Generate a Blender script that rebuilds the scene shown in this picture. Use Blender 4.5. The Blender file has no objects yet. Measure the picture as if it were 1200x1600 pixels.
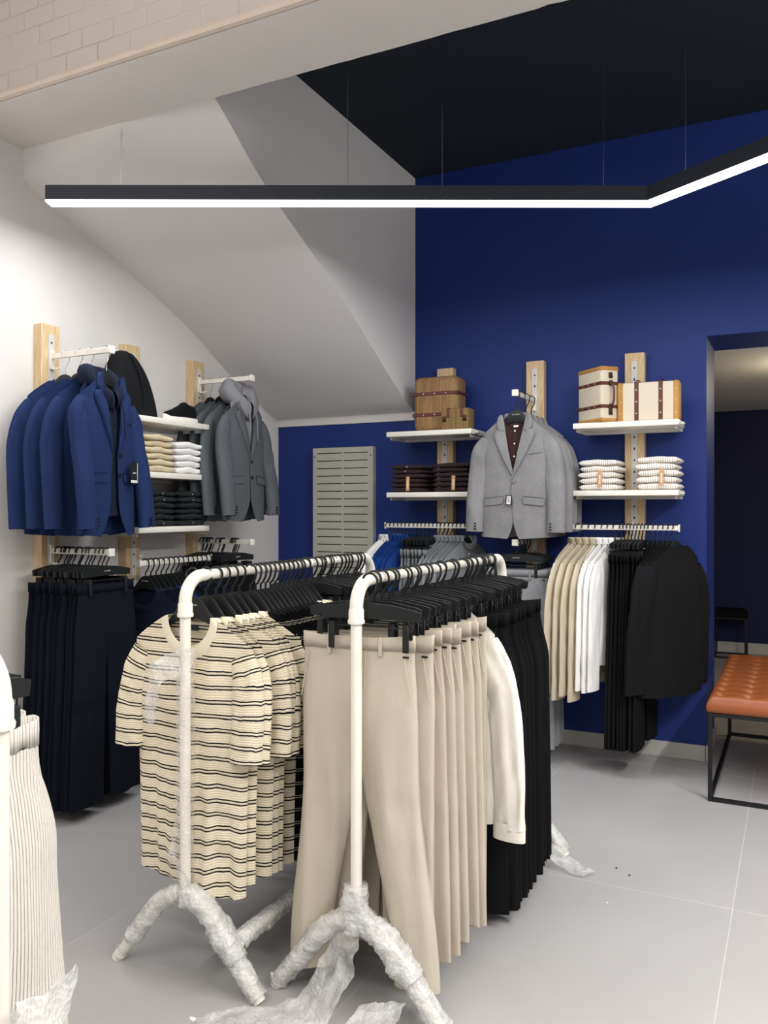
import bpy, bmesh, math, random
from mathutils import Vector, Matrix, noise

sc = bpy.context.scene
COL = sc.collection
PI = math.pi

# ------------------------------------------------------------------ camera
YAW = math.atan(645.0 / 1295.0)
cd = bpy.data.cameras.new('camera')
cam = bpy.data.objects.new('camera', cd)
COL.objects.link(cam)
cam.location = (0, 0, 1.6)
cam.rotation_euler = (PI / 2, 0, YAW)
cd.sensor_fit = 'HORIZONTAL'
cd.sensor_width = 36.0
cd.lens = 36.0 * 1295.0 / 1200.0
cd.shift_y = -4.0 / 1200.0
cd.clip_start = 0.05
sc.camera = cam

# ------------------------------------------------------------------ world, lights, exposure
w = bpy.data.worlds.new('shop_ambient')
sc.world = w
w.use_nodes = True
w.node_tree.nodes['Background'].inputs[0].default_value = (1.0, 0.97, 0.95, 1)
w.node_tree.nodes['Background'].inputs[1].default_value = 0.58
sc.view_settings.view_transform = 'Standard'
sc.view_settings.look = 'None'
sc.view_settings.exposure = 0.12
sc.view_settings.gamma = 1.0
sc.view_settings.use_curve_mapping = False


def area(name, loc, sx, sy, power, rot=(0, 0, 0), col=(1, 1, 1), spread=180):
    d = bpy.data.lights.new(name, 'AREA')
    d.shape = 'RECTANGLE'
    d.size = sx
    d.size_y = sy
    d.energy = power
    d.color = col
    d.spread = math.radians(spread)
    o = bpy.data.objects.new(name, d)
    o.location = loc
    o.rotation_euler = rot
    COL.objects.link(o)
    return o


# linear shop lamps behind and beside the viewpoint, plus added upward fills
area('rear_lamp_light', (-.9, 0.15, 3.1), 2.9, 0.09, 38, col=(1, .975, .94))
area('side_lamp_light', (1.25, 2.0, 3.1), 0.09, 2.9, 118, col=(1, .98, .95))
area('rear_up_fill', (-1.5, 0.15, 3.2), 2.9, 0.09, 42, (PI, 0, 0), (1, .975, .95))  # upward fill, no real fixture: added to brighten beam underside and bricks
area('side_up_fill', (1.4, 2.4, 3.2), 0.09, 2.9, 85, (PI, 0, 0), (1, .975, .95))  # second added fill aimed up, lifts the stair side and beam
area('wall_lamp_light', (-2.9, 1.45, 3.1), 0.09, 1.6, 18, (0, math.radians(55), 0), (1, .98, .95), 130)

# ------------------------------------------------------------------ helpers


def smooth(a, b, x):
    if a == b:
        return 1.0 if x >= a else 0.0
    t = min(1.0, max(0.0, (x - a) / (b - a)))
    return t * t * (3 - 2 * t)


def lerp(a, b, t):
    return a + (b - a) * t


def interp(tab, x):
    if x <= tab[0][0]:
        return tab[0][1]
    for (x0, y0), (x1, y1) in zip(tab, tab[1:]):
        if x <= x1:
            return lerp(y0, y1, (x - x0) / (x1 - x0))
    return tab[-1][1]


def nz(x, y, z=0.0):
    return noise.noise(Vector((x, y, z)))


class MB:
    """collects verts, faces and a uv per vertex into one mesh"""

    def __init__(s):
        s.v = []
        s.f = []
        s.uv = []

    def add(s, p, uv=(0, 0)):
        s.v.append(tuple(p))
        s.uv.append(uv)
        return len(s.v) - 1

    def grid(s, rows, uvs=None, closed=False, flip=False):
        nr = len(rows)
        nc = len(rows[0])
        b = len(s.v)
        for i in range(nr):
            for j in range(nc):
                s.add(rows[i][j], uvs[i][j] if uvs else (j / max(1, nc - 1), i / max(1, nr - 1)))
        for i in range(nr - 1):
            for j in range(nc if closed else nc - 1):
                k = (j + 1) % nc
                q = (b + i * nc + j, b + i * nc + k, b + (i + 1) * nc + k, b + (i + 1) * nc + j)
                s.f.append(q[::-1] if flip else q)
        return b

    def tube(s, pts, r, n=8, cap=True, sq=1.0, up=None):
        pts = [Vector(p) for p in pts]
        m = len(pts)
        rs = r if isinstance(r, (list, tuple)) else [r] * m
        t0 = (pts[1] - pts[0]).normalized()
        a = Vector(up) if up else (Vector((0, 0, 1)) if abs(t0.z) < .9 else Vector((0, 1, 0)))
        nrm = (a - t0 * a.dot(t0)).normalized()
        rows = []
        for i in range(m):
            t = (pts[min(i + 1, m - 1)] - pts[max(i - 1, 0)]).normalized()
            nrm = (nrm - t * nrm.dot(t)).normalized()
            bn = t.cross(nrm)
            rows.append([pts[i] + (nrm * math.cos(2 * PI * k / n) + bn * math.sin(2 * PI * k / n) * sq) * rs[i] for k in range(n)])
        b = s.grid(rows, closed=True)
        if cap:
            s.f.append(tuple(b + k for k in range(n))[::-1])
            s.f.append(tuple(b + (m - 1) * n + k for k in range(n)))

    def box(s, x0, x1, y0, y1, z0, z1):
        b = len(s.v)
        for p in ((x0, y0, z0), (x1, y0, z0), (x1, y1, z0), (x0, y1, z0), (x0, y0, z1), (x1, y0, z1), (x1, y1, z1), (x0, y1, z1)):
            s.add(p, (p[0], p[2]))
        for q in ((3, 2, 1, 0), (4, 5, 6, 7), (0, 1, 5, 4), (1, 2, 6, 5), (2, 3, 7, 6), (3, 0, 4, 7)):
            s.f.append(tuple(b + k for k in q))

    def rbox(s, x0, x1, y0, y1, z0, z1, r=.004, seg=2):
        bm = bmesh.new()
        bmesh.ops.create_cube(bm, size=1.0)
        for v in bm.verts:
            v.co = Vector((lerp(x0, x1, v.co.x + .5), lerp(y0, y1, v.co.y + .5), lerp(z0, z1, v.co.z + .5)))
        bmesh.ops.bevel(bm, geom=list(bm.edges), offset=r, segments=seg, affect='EDGES', profile=.5)
        bm.verts.index_update()
        b = len(s.v)
        for v in bm.verts:
            s.add(v.co, (v.co.x, v.co.z))
        for f in bm.faces:
            s.f.append(tuple(b + v.index for v in f.verts))
        bm.free()

    def poly(s, pts, y0, y1):
        """outline in x,z extruded from y0 to y1"""
        n = len(pts)
        b = len(s.v)
        for y in (y0, y1):
            for p in pts:
                s.add((p[0], y, p[1]), (p[0], p[1]))
        s.f.append(tuple(b + k for k in range(n)))
        s.f.append(tuple(b + n + k for k in range(n))[::-1])
        for k in range(n):
            j = (k + 1) % n
            s.f.append((b + j, b + k, b + n + k, b + n + j))

    def lathe(s, prof, n=24, c=(0, 0, 0)):
        rows = [[(c[0] + r * math.cos(2 * PI * k / n), c[1] + r * math.sin(2 * PI * k / n), c[2] + z) for k in range(n)] for r, z in prof]
        b = s.grid(rows, closed=True)
        s.f.append(tuple(b + k for k in range(n))[::-1])
        e = b + (len(prof) - 1) * n
        s.f.append(tuple(e + k for k in range(n)))

    def xform(s, M, start=0):
        for i in range(start, len(s.v)):
            s.v[i] = tuple(M @ Vector(s.v[i]))

    def mesh(s, name, smooth_on=True, fix=False):
        me = bpy.data.meshes.new(name)
        me.from_pydata(s.v, [], s.f)
        me.validate()
        if fix:
            bm = bmesh.new()
            bm.from_mesh(me)
            bmesh.ops.recalc_face_normals(bm, faces=bm.faces)
            bm.to_mesh(me)
            bm.free()
        ul = me.uv_layers.new(name='UVMap')
        for l in me.loops:
            ul.data[l.index].uv = s.uv[l.vertex_index]
        if smooth_on:
            me.polygons.foreach_set('use_smooth', [True] * len(me.polygons))
            if smooth_on != 'all':
                try:
                    me.set_sharp_from_angle(angle=math.radians(40))
                except Exception:
                    pass
        return me


def setmat(me, m):
    me.materials.clear()
    me.materials.append(m)
    return me


def ob(name, me, parent=None, loc=(0, 0, 0), rot=(0, 0, 0), kind=None, label=None):
    o = bpy.data.objects.new(name, me)
    COL.objects.link(o)
    o.location = loc
    o.rotation_euler = rot
    if parent:
        o.parent = parent
    if kind:
        o['kind'] = kind
    if label:
        o['label'] = label
    return o


def thing(name, label, cat, loc=(0, 0, 0), rz=0.0, group=None, parts=(), rot=None, mesh=None):
    """a top-level object; parts = [(name, mesh, (loc, rot) or None, label, [subparts])]"""
    o = bpy.data.objects.new(name, mesh)
    COL.objects.link(o)
    o.location = loc
    o.rotation_euler = rot if rot else (0, 0, rz)
    o['label'] = label
    o['category'] = cat
    if group:
        o['group'] = group
    add_parts(o, parts)
    return o


def add_parts(o, parts):
    for p in parts:
        n, me = p[0], p[1]
        tr = p[2] if len(p) > 2 and p[2] else ((0, 0, 0), (0, 0, 0))
        c = ob(n, me, o, tr[0], tr[1], None, p[3] if len(p) > 3 else None)
        if len(p) > 4 and p[4]:
            add_parts(c, p[4])


ORD = ['first', 'second', 'third', 'fourth', 'fifth', 'sixth', 'seventh', 'eighth', 'ninth', 'tenth', 'eleventh', 'twelfth', 'thirteenth',
       'fourteenth', 'fifteenth', 'sixteenth', 'seventeenth', 'eighteenth', 'nineteenth', 'twentieth', 'twenty-first', 'twenty-second',
       'twenty-third', 'twenty-fourth', 'twenty-fifth', 'twenty-sixth', 'twenty-seventh', 'twenty-eighth', 'twenty-ninth', 'thirtieth']

# ------------------------------------------------------------------ materials


def srgb(h):
    h = h.lstrip('#')
    out = []
    for i in (0, 2, 4):
        c = int(h[i:i + 2], 16) / 255
        out.append(c / 12.92 if c <= .04045 else ((c + .055) / 1.055) ** 2.4)
    return tuple(out) + (1,)


class NT:
    def __init__(s, name):
        s.m = bpy.data.materials.new(name)
        s.m.use_nodes = True
        s.t = s.m.node_tree
        s.b = s.t.nodes['Principled BSDF']

    def n(s, typ, **kw):
        nd = s.t.nodes.new(typ)
        for k, v in kw.items():
            setattr(nd, k, v)
        return nd

    def l(s, a, b):
        s.t.links.new(a, b)

    def math(s, op, a, b=None, c=None):
        nd = s.n('ShaderNodeMath', operation=op)
        for i, x in enumerate((a, b, c)):
            if x is None:
                continue
            if isinstance(x, (int, float)):
                nd.inputs[i].default_value = x
            else:
                s.l(x, nd.inputs[i])
        return nd.outputs[0]

    def mix(s, fac, a, b):
        nd = s.n('ShaderNodeMix', data_type='RGBA')
        for i, x in ((0, fac), (6, a), (7, b)):
            if isinstance(x, (int, float, tuple)):
                nd.inputs[i].default_value = x
            else:
                s.l(x, nd.inputs[i])
        return nd.outputs[2]

    def coord(s, out='Object', scale=(1, 1, 1)):
        tc = s.n('ShaderNodeTexCoord')
        mp = s.n('ShaderNodeMapping')
        mp.inputs['Scale'].default_value = scale
        s.l(tc.outputs[out], mp.inputs[0])
        return mp.outputs[0]

    def noise(s, vec, scale, detail=3):
        nd = s.n('ShaderNodeTexNoise')
        nd.inputs['Scale'].default_value = scale
        nd.inputs['Detail'].default_value = detail
        s.l(vec, nd.inputs['Vector'])
        return nd.outputs['Fac']

    def bump(s, h, strength=.2, dist=.01):
        nd = s.n('ShaderNodeBump')
        nd.inputs['Strength'].default_value = strength
        nd.inputs['Distance'].default_value = dist
        s.l(h, nd.inputs['Height'])
        s.l(nd.outputs[0], s.b.inputs['Normal'])

    def set(s, rough=.6, metal=0, spec=.5, sheen=0):
        s.b.inputs['Roughness'].default_value = rough
        s.b.inputs['Metallic'].default_value = metal
        s.b.inputs['Specular IOR Level'].default_value = spec
        if sheen:
            s.b.inputs['Sheen Weight'].default_value = sheen
        return s

    def color(s, c):
        if isinstance(c, tuple):
            s.b.inputs['Base Color'].default_value = c
        else:
            s.l(c, s.b.inputs['Base Color'])


def mul(c, k):
    return (c[0] * k, c[1] * k, c[2] * k, 1)


def m_paint(name, hexc, rough=.75, var=.06, bump=.08, scale=3.0):
    t = NT(name)
    t.set(rough, spec=.3)
    c = srgb(hexc)
    v = t.coord('Object')
    t.color(t.mix(t.noise(v, scale, 4), mul(c, 1 - var), mul(c, 1 + var)))
    t.bump(t.noise(v, 90, 3), bump, .003)
    return t.m


def m_fabric(name, hexc, rough=.95, var=.12, weave=900, bump=.25, sheen=.0, melange=0.0):
    t = NT(name)
    t.set(rough, spec=.15, sheen=sheen)
    c = srgb(hexc)
    v = t.coord('Object')
    big = t.mix(t.noise(v, 6, 3), mul(c, 1 - var), mul(c, 1 + var))
    if melange:
        v2 = t.coord('Object', (1, 1, .7))
        n2 = t.noise(v2, 160, 2)
        n2 = t.math('MULTIPLY', t.math('SUBTRACT', n2, .35), 3.0)
        big = t.mix(t.math('MULTIPLY', n2, melange), big, mul(c, .45))
    t.color(big)
    b1 = t.n('ShaderNodeBump')
    b1.inputs['Strength'].default_value = .30
    b1.inputs['Distance'].default_value = .012
    t.l(t.noise(t.coord('Object', (1, 1, .45)), 16, 4), b1.inputs['Height'])
    b2 = t.n('ShaderNodeBump')
    b2.inputs['Strength'].default_value = bump
    b2.inputs['Distance'].default_value = .002
    t.l(t.noise(v, weave, 2), b2.inputs['Height'])
    t.l(b1.outputs[0], b2.inputs['Normal'])
    t.l(b2.outputs[0], t.b.inputs['Normal'])
    return t.m


def m_plain(name, hexc, rough=.5, metal=0, spec=.5):
    t = NT(name)
    t.set(rough, metal, spec)
    c = srgb(hexc)
    v = t.coord('Object')
    t.color(t.mix(t.noise(v, 25, 2), mul(c, .93), mul(c, 1.05)))
    return t.m


def m_wood(name, a, b, scale=5.0):
    t = NT(name)
    t.set(.6, spec=.3)
    v = t.coord('Object', (9, 9, .7))
    n1 = t.noise(v, scale, 5)
    r = t.math('FRACT', t.math('MULTIPLY', n1, 5.0))
    r = t.math('MULTIPLY', t.math('ABSOLUTE', t.math('SUBTRACT', r, .5)), 2.0)
    t.color(t.mix(t.math('MULTIPLY', r, .75), srgb(a), srgb(b)))
    t.bump(n1, .1, .003)
    return t.m


def m_stripe_knit(name, base, line, period=.048, lw=.0048, gap=.0112, dark=False):
    t = NT(name)
    t.set(.95, spec=.1)
    tc = t.n('ShaderNodeTexCoord')
    sp = t.n('ShaderNodeSeparateXYZ')
    t.l(tc.outputs['UV'], sp.inputs[0])
    jit = t.math('MULTIPLY', t.math('SUBTRACT', t.noise(t.coord('Object'), 60, 2), .5), .003)
    vv = t.math('ADD', sp.outputs[1], jit)
    m = t.math('MULTIPLY', t.math('FRACT', t.math('DIVIDE', vv, period)), period)
    l1 = t.math('LESS_THAN', m, lw)
    l2 = t.math('MULTIPLY', t.math('GREATER_THAN', m, gap), t.math('LESS_THAN', m, gap + lw))
    line_mask = t.math('MAXIMUM', l1, l2)
    rib = t.math('MULTIPLY', t.math('ADD', t.math('SINE', t.math('MULTIPLY', sp.outputs[1], 2 * PI / .0080)), 1.0), .5)
    rib2 = t.math('MULTIPLY', t.math('ADD', t.math('SINE', t.math('MULTIPLY', sp.outputs[0], 2 * PI / .005)), 1.0), .5)
    c = srgb(base)
    col = t.mix(rib, mul(c, .84), mul(c, 1.05))
    t.color(t.mix(line_mask, col, srgb(line)))
    t.bump(t.math('ADD', rib, t.math('MULTIPLY', rib2, .4)), .5, .0025)
    return t.m


def m_uvstripe(name, base, line, period=.012, lw=.003, axis=0, noise_amt=.5, bump=.4, both=False, rough=.95):
    t = NT(name)
    t.set(rough, spec=.1)
    tc = t.n('ShaderNodeTexCoord')
    sp = t.n('ShaderNodeSeparateXYZ')
    t.l(tc.outputs['UV'], sp.inputs[0])

    def lines(s):
        m = t.math('FRACT', t.math('DIVIDE', s, period))
        d = t.math('ABSOLUTE', t.math('SUBTRACT', m, .5))
        return t.math('LESS_THAN', d, lw / period / 2)
    k = lines(sp.outputs[axis])
    nn = t.noise(t.coord('UV', (80, 12, 1) if axis == 0 else (12, 80, 1)), 3, 3)
    k = t.math('MULTIPLY', k, t.math('ADD', 1 - noise_amt, t.math('MULTIPLY', nn, noise_amt * 1.4)))
    c = srgb(base)
    t.color(t.mix(k, t.mix(nn, mul(c, .92), mul(c, 1.05)), srgb(line)))
    h = t.math('SINE', t.math('MULTIPLY', sp.outputs[axis], 2 * PI / period))
    t.bump(h, bump, .002)
    return t.m


M = {}
M['wall_white'] = m_paint('white_wall_paint', '#dcd8d4', .8, .02)
M['soffit'] = m_paint('grey_white_plaster', '#e6e3e1', .85, .025)
M['beam'] = m_paint('rough_white_plaster', '#dcd7d2', .85, .03, .3, 5)
M['block'] = m_paint('painted_clay_block', '#c6beb8', .85, .03, .2, 9)
M['mortar'] = m_paint('pale_mortar', '#d6c8bb', .9, .05, .3, 12)
M['blue'] = m_paint('deep_blue_wall_paint', '#1a3075', .55, .05, .06)
M['navy_wall'] = m_paint('dark_navy_wall_paint', '#141a44', .6, .05)
M['ceiling'] = m_paint('blue_black_ceiling_paint', '#1b232d', .8, .12, .1, 2)
M['skirting'] = m_paint('pale_grey_skirting', '#bdbab4', .5, .03)
M['grout'] = m_plain('tile_grout', '#c2bfbc', .9)
M['white_metal'] = m_plain('white_powder_coat', '#eeeade', .4)
M['white_pipe'] = m_plain('glossy_cream_white_pipe', '#f3eee2', .22)
M['rail_metal'] = m_plain('pale_grey_slotted_steel', '#cfccc6', .45)
M['black_plastic'] = m_plain('matt_black_plastic', '#191c1d', .5, 0, .35)
M['hole'] = m_plain('dark_hole', '#15130f', .9)
M['chrome'] = m_plain('chrome_wire', '#c9c9c9', .2, 1)
M['black_metal'] = m_plain('black_steel', '#141416', .45, 0, .4)
M['white_ink'] = m_plain('white_print', '#f2f2ee', .6)
M['wood'] = m_wood('pine_wood', '#dcc29b', '#c6a478')
M['cream_knit'] = m_stripe_knit('cream_knit_navy_stripes', '#efe4c9', '#15161f')
M['cream_rib'] = m_fabric('cream_rib_knit', '#efe5cd', weave=500)
M['black_knit'] = m_stripe_knit('black_knit_pale_stripes', '#0f1113', '#a8a595', lw=.0026, gap=.0075)
M['black_rib'] = m_fabric('black_rib_knit', '#111315')
M['beige'] = m_fabric('beige_cotton_twill', '#c5bcab', .75, .05, 1200, .2)
M['beige2'] = m_fabric('warm_beige_cotton_twill', '#c4b8a8', .75, .05, 1200, .2)
M['linen'] = m_fabric('beige_linen', '#c8bca4', .95, .08, 700, .4)
M['white_cotton'] = m_fabric('white_cotton', '#f1efec', .9, .03, 900, .25)
M['off_white_cotton'] = m_fabric('off_white_cotton', '#efebe2', .9, .03, 900, .25)
M['black_twill'] = m_fabric('black_cotton_twill', '#101113', .9, .1, 1000, .3)
M['soft_black'] = m_fabric('soft_black_wool', '#17181a', .95, .1, 600, .3, .0)
M['navy_trouser'] = m_fabric('dark_navy_wool', '#10141f', .95, .1, 700, .3)
M['navy_suit'] = m_fabric('navy_blue_suit_wool', '#21325a', .9, .08, 900, .25)
M['navy_jersey'] = m_fabric('dark_navy_jersey', '#1b2233', .95, .12, 500, .35)
M['charcoal_suit'] = m_fabric('charcoal_grey_suit_wool', '#585d61', .9, .06, 900, .25)
M['grey_jersey'] = m_fabric('mid_grey_marl_jersey', '#85848a', .95, .1, 400, .35)
M['grey_blazer'] = m_fabric('light_grey_flecked_wool', '#8b8a8b', .95, .30, 700, .35, 0, .28)
M['grey_trouser'] = m_fabric('mid_grey_flecked_wool', '#8f9094', .95, .08, 700, .3, 0, .3)
M['grey_shirt'] = m_fabric('grey_cotton', '#7d8084', .95, .08, 900, .3)
M['bright_blue'] = m_fabric('bright_blue_cotton', '#183a7c', .95, .1, 800, .3)
M['brown_shirt'] = m_fabric('dark_brown_cotton', '#3d2a29', .95, .1, 800, .3)
M['brown_fold'] = m_fabric('dark_brown_folded_cotton', '#34282a', .95, .12, 600, .4)
M['beige_fold'] = m_fabric('sand_folded_cotton', '#d2c3a2', .95, .06, 600, .3)
M['charcoal_fold'] = m_fabric('charcoal_folded_cotton', '#25292b', .95, .1, 600, .3)
M['corduroy'] = m_uvstripe('white_grey_corduroy', '#ece8de', '#aea99d', .0078, .0026, 0, .7, .7)
M['check'] = m_uvstripe('white_shirting_tan_stripes', '#f0ebe3', '#a3907f', .0135, .0030, 0, .3, .1)
M['kraft'] = m_plain('kraft_card', '#c99a6d', .85)
M['tag_black'] = m_plain('black_card', '#121212', .6)
M['tag_white'] = m_plain('white_card', '#efeeea', .7)
M['wicker'] = m_wood('brown_wood_veneer', '#9c7b53', '#7c5d3a', 2.0)
M['wicker2'] = m_wood('olive_brown_wood_veneer', '#8f7447', '#6f5733', 2.0)
M['brown_leather'] = m_plain('red_brown_leather', '#5d2b22', .5)
M['linen_case'] = m_fabric('cream_case_linen', '#d6cab5', .9, .03, 500, .4)
M['tan_wood'] = m_wood('honey_tan_wood', '#bf8f50', '#a37336', 2.0)
M['brass'] = m_plain('antique_brass', '#4a3c26', .4, .8)
M['stud'] = m_plain('pale_metal_stud', '#d8d2c4', .3, .6)
M['leather'] = m_plain('tan_orange_leather', '#914e24', .38, 0, .5)
M['panel'] = m_plain('warm_grey_steel_panel', '#b7b5a8', .5)
M['lamp_body'] = m_plain('black_anodised_lamp_body', '#272d39', .45)
M['shoe_sole'] = m_plain('white_rubber', '#ece8df', .6)

_t = NT('grey_floor_tile')
_t.set(.42, spec=.4)
_v = _t.coord('Object')
_t.color(_t.mix(_t.noise(_v, 1.6, 5), srgb('#a19f9f'), srgb('#b4b2b1')))
_t.bump(_t.noise(_v, 40, 3), .04, .003)
M['tile'] = _t.m

_t = NT('lit_white_diffuser')
_t.color((1, 1, 1, 1))
_t.b.inputs['Emission Color'].default_value = (.93, .96, 1, 1)
_t.b.inputs['Emission Strength'].default_value = 3.0
M['glow'] = _t.m


def m_bubble(name, alpha, scale=95):
    t = NT(name)
    t.set(.35, spec=.5)
    v = t.coord('Object')
    vo = t.n('ShaderNodeTexVoronoi')
    vo.inputs['Scale'].default_value = scale
    t.l(v, vo.inputs['Vector'])
    big = t.noise(v, 18, 4)
    h = t.math('ADD', t.math('MULTIPLY', vo.outputs['Distance'], 1.0), t.math('MULTIPLY', big, 1.2))
    t.color((.86, .86, .85, 1))
    t.b.inputs['Coat Weight'].default_value = 1.0
    t.b.inputs['Coat Roughness'].default_value = .06
    bp = t.n('ShaderNodeBump')
    bp.inputs['Strength'].default_value = .9
    bp.inputs['Distance'].default_value = .005
    t.l(h, bp.inputs['Height'])
    t.l(bp.outputs[0], t.b.inputs['Normal'])
    t.l(bp.outputs[0], t.b.inputs['Coat Normal'])
    t.b.inputs['Subsurface Weight'].default_value = .5
    t.b.inputs['Subsurface Radius'].default_value = (.03, .03, .03)
    t.b.inputs['Subsurface Scale'].default_value = 1.0
    a = t.math('ADD', alpha, t.math('MULTIPLY', t.math('SUBTRACT', big, .5), .9))
    nd = t.n('ShaderNodeClamp')
    t.l(a, nd.inputs[0])
    nd.inputs[1].default_value = .12
    nd.inputs[2].default_value = .95
    t.l(nd.outputs[0], t.b.inputs['Alpha'])
    return t.m


M['bubble'] = m_bubble('clear_bubble_wrap', .20)
M['bubble_flap'] = m_bubble('crumpled_bubble_wrap', .42)
M['bubble_thick'] = m_bubble('layered_bubble_wrap', .62)

TXT = {}


def text_mesh(s, size, mat, align='CENTER'):
    key = (s, size, mat)
    if key in TXT:
        return TXT[key]
    cu = bpy.data.curves.new('lettering', 'FONT')
    cu.body = s
    cu.size = size
    cu.align_x = align
    cu.align_y = 'CENTER'
    cu.resolution_u = 2
    cu.extrude = .0002
    o = bpy.data.objects.new('lettering', cu)
    COL.objects.link(o)
    bpy.context.view_layer.update()
    me = bpy.data.meshes.new_from_object(o)
    bpy.data.objects.remove(o)
    # lie in x,z facing -y
    me.transform(Matrix.Rotation(PI / 2, 4, 'X'))
    setmat(me, M[mat])
    TXT[key] = me
    return me


# ------------------------------------------------------------------ the setting
XL, YB, XJ, XS = -3.753, 5.62, -0.513, -2.539
ZC, ZD = 4.06, 2.70

mb = MB()
mb.box(-4.2, 4.0, -2.6, 10.4, -.12, -.0007)
floor = ob('floor', setmat(mb.mesh('floor', False), M['grout']), kind='structure')
tw, tl, g = 1.085, 1.8, .0024
mb = MB()
mb.rbox(g / 2, tw - g / 2, g / 2, tl - g / 2, -.02, 0, .0012, 1)
tile_me = setmat(mb.mesh('tile', False), M['tile'])
for i in range(-4, 4):
    for j in range(-3, 4):
        x0, y0 = -.23 + i * tw, 3.59 + j * tl
        if x0 + tw < -4.3 or x0 > 3.3 or y0 > 9.9:
            continue
        ob('tile', tile_me, floor, (x0, y0, 0))

mb = MB()
mb.box(XL - .25, XL, -2.6, YB + .01, -.1, ZC + .2)
ob('wall_left', setmat(mb.mesh('wall_left', False), M['wall_white']), kind='structure')

# blue rear wall: solid left of the wide opening, lintel above it
mb = MB()
mb.box(XL - .25, XJ, YB, YB + .55, -.1, ZD)
mb.box(XL - .25, 4.0, YB, YB + .55, ZD, ZC + .2)
ob('wall_back', setmat(mb.mesh('wall_back', False), M['blue']), kind='structure')

mb = MB()
mb.box(XL - .25, 4.0, 10.03, 10.2, -.1, ZD + .1)
ob('wall_far', setmat(mb.mesh('wall_far', False), M['navy_wall']), kind='structure')
mb = MB()
mb.box(3.6, 3.8, YB, 10.1, -.1, ZD + .1)
ob('wall_right', setmat(mb.mesh('wall_right', False), M['navy_wall']), kind='structure')
mb = MB()
mb.box(XL - .25, 4.0, YB + .55, 10.1, ZD, ZD + .15)
ob('ceiling_far', setmat(mb.mesh('ceiling_far', False), M['wall_white']), kind='structure')
mb = MB()
mb.box(XL - .1, XL, YB + .55, 10.1, -.1, ZD)
ob('wall_far_left', setmat(mb.mesh('wall_far_left', False), M['navy_wall']), kind='structure')

mb = MB()
mb.box(XL - .25, 4.0, 2.9, YB + .3, ZC, ZC + .2)
ob('ceiling', setmat(mb.mesh('ceiling', False), M['ceiling']), kind='structure')

# white beam across the room; the edge on the dark side is slightly chipped
mb = MB()
rows = []
for i in range(161):
    x = lerp(XL - .02, 4.0, i / 160)
    c = .006 * nz(x * 9, 3.1) + .004 * nz(x * 40, 1.7)
    rows.append([(x, 2.80, 3.58), (x, 2.735, 3.575), (x, 2.735, 3.552), (x, 2.76, 3.55), (x, 2.95, 3.55), (x, 3.155 + c, 3.55 + .3 * abs(c)), (x, 3.16 + c * .5, 3.60), (x, 3.16, 4.055)])
mb.grid(rows)
ob('trim_1', setmat(mb.mesh('trim_1'), M['beam']), kind='structure')

# brick wall standing on the beam, seen from below
mb = MB()
mb.box(XL - .02, 4.0, 2.729, 2.95, 3.57, 4.6)
blk = ob('wall_front', setmat(mb.mesh('wall_front', False), M['mortar']), kind='structure')
mb = MB()
mb.rbox(.0008, .1892, -.0012, .03, .0010, .0850, .003, 1)
blk_me = setmat(mb.mesh('brick', False), M['block'])
random.seed(4)
for r in range(9):
    off = [0, .095, .02, .11, .01, .10, .03, .09, .0][r]
    for i in range(17):
        x0 = XL + off + (i - 1) * .1915 + .02
        if x0 < XL:
            continue
        ob('brick', blk_me, blk, (x0, 2.727 + random.uniform(-.002, .001), 3.585 + r * .0865))
mb = MB()
rows = []
for i in range(121):
    x = lerp(XL, 0.5, i / 120)
    c = .004 * nz(x * 14, 8.1)
    rows.append([(x, 2.73, 3.60 + c), (x, 2.716 + c * .3, 3.585 + c), (x, 2.708 + c * .5, 3.572), (x, 2.712, 3.556), (x, 2.73, 3.552)])
mb.grid(rows)
ob('trim_2', setmat(mb.mesh('trim_2'), M['mortar']), kind='structure')
mb = MB()
mb.box(XL - .25, 4.0, -2.6, 2.75, 4.5, 4.6)
ob('ceiling_front', setmat(mb.mesh('ceiling_front', False), M['soffit']), kind='structure')

# underside of the stair flight: sloping soffit with a closed side
PL = [(2.55, 3.655), (2.9, 3.50), (3.37, 3.285), (3.86, 3.12), (4.5, 2.86), (5.0, 2.575), (5.62, 2.30)]
PR = [(2.55, 3.95), (2.9, 3.78), (3.27, 3.605), (3.45, 3.47), (3.65, 3.335), (3.96, 3.19), (4.4, 2.985), (4.73, 2.80), (5.1, 2.575), (5.62, 2.295)]


def sm(tab, y):
    return (interp(tab, y - .14) + interp(tab, y) + interp(tab, y + .14) + interp(tab, y - .07) + interp(tab, y + .07)) / 5


mb = MB()
rows = []
for i in range(49):
    y = lerp(3.15, YB + .02, i / 48)
    a, b = sm(PL, y), sm(PR, y)
    rows.append([(lerp(XL - .02, XS, k / 10), y, lerp(a, b, k / 10)) for k in range(11)])
mb.grid(rows)
mb.grid([[(p[0], p[1], max(p[2], 3.62)) for p in rows[0]], rows[0]])
sf = ob('trim_3', setmat(mb.mesh('trim_3', 'all'), M['soffit']), kind='structure')
mb = MB()
rows = []
for i in range(49):
    y = lerp(2.9, YB + .02, i / 48)
    b = sm(PR, y)
    rows.append([(XS, y, lerp(b, ZC + .01, k / 4)) for k in range(5)])
mb.grid(rows)
ob('trim_4', setmat(mb.mesh('trim_4', 'all'), M['soffit']), kind='structure')
mb = MB()
mb.rbox(XL, XS - .002, YB - .012, YB + .01, 2.262, 2.33, .002, 1)
ob('trim_5', setmat(mb.mesh('trim_5'), M['wall_white']), kind='structure')

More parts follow.
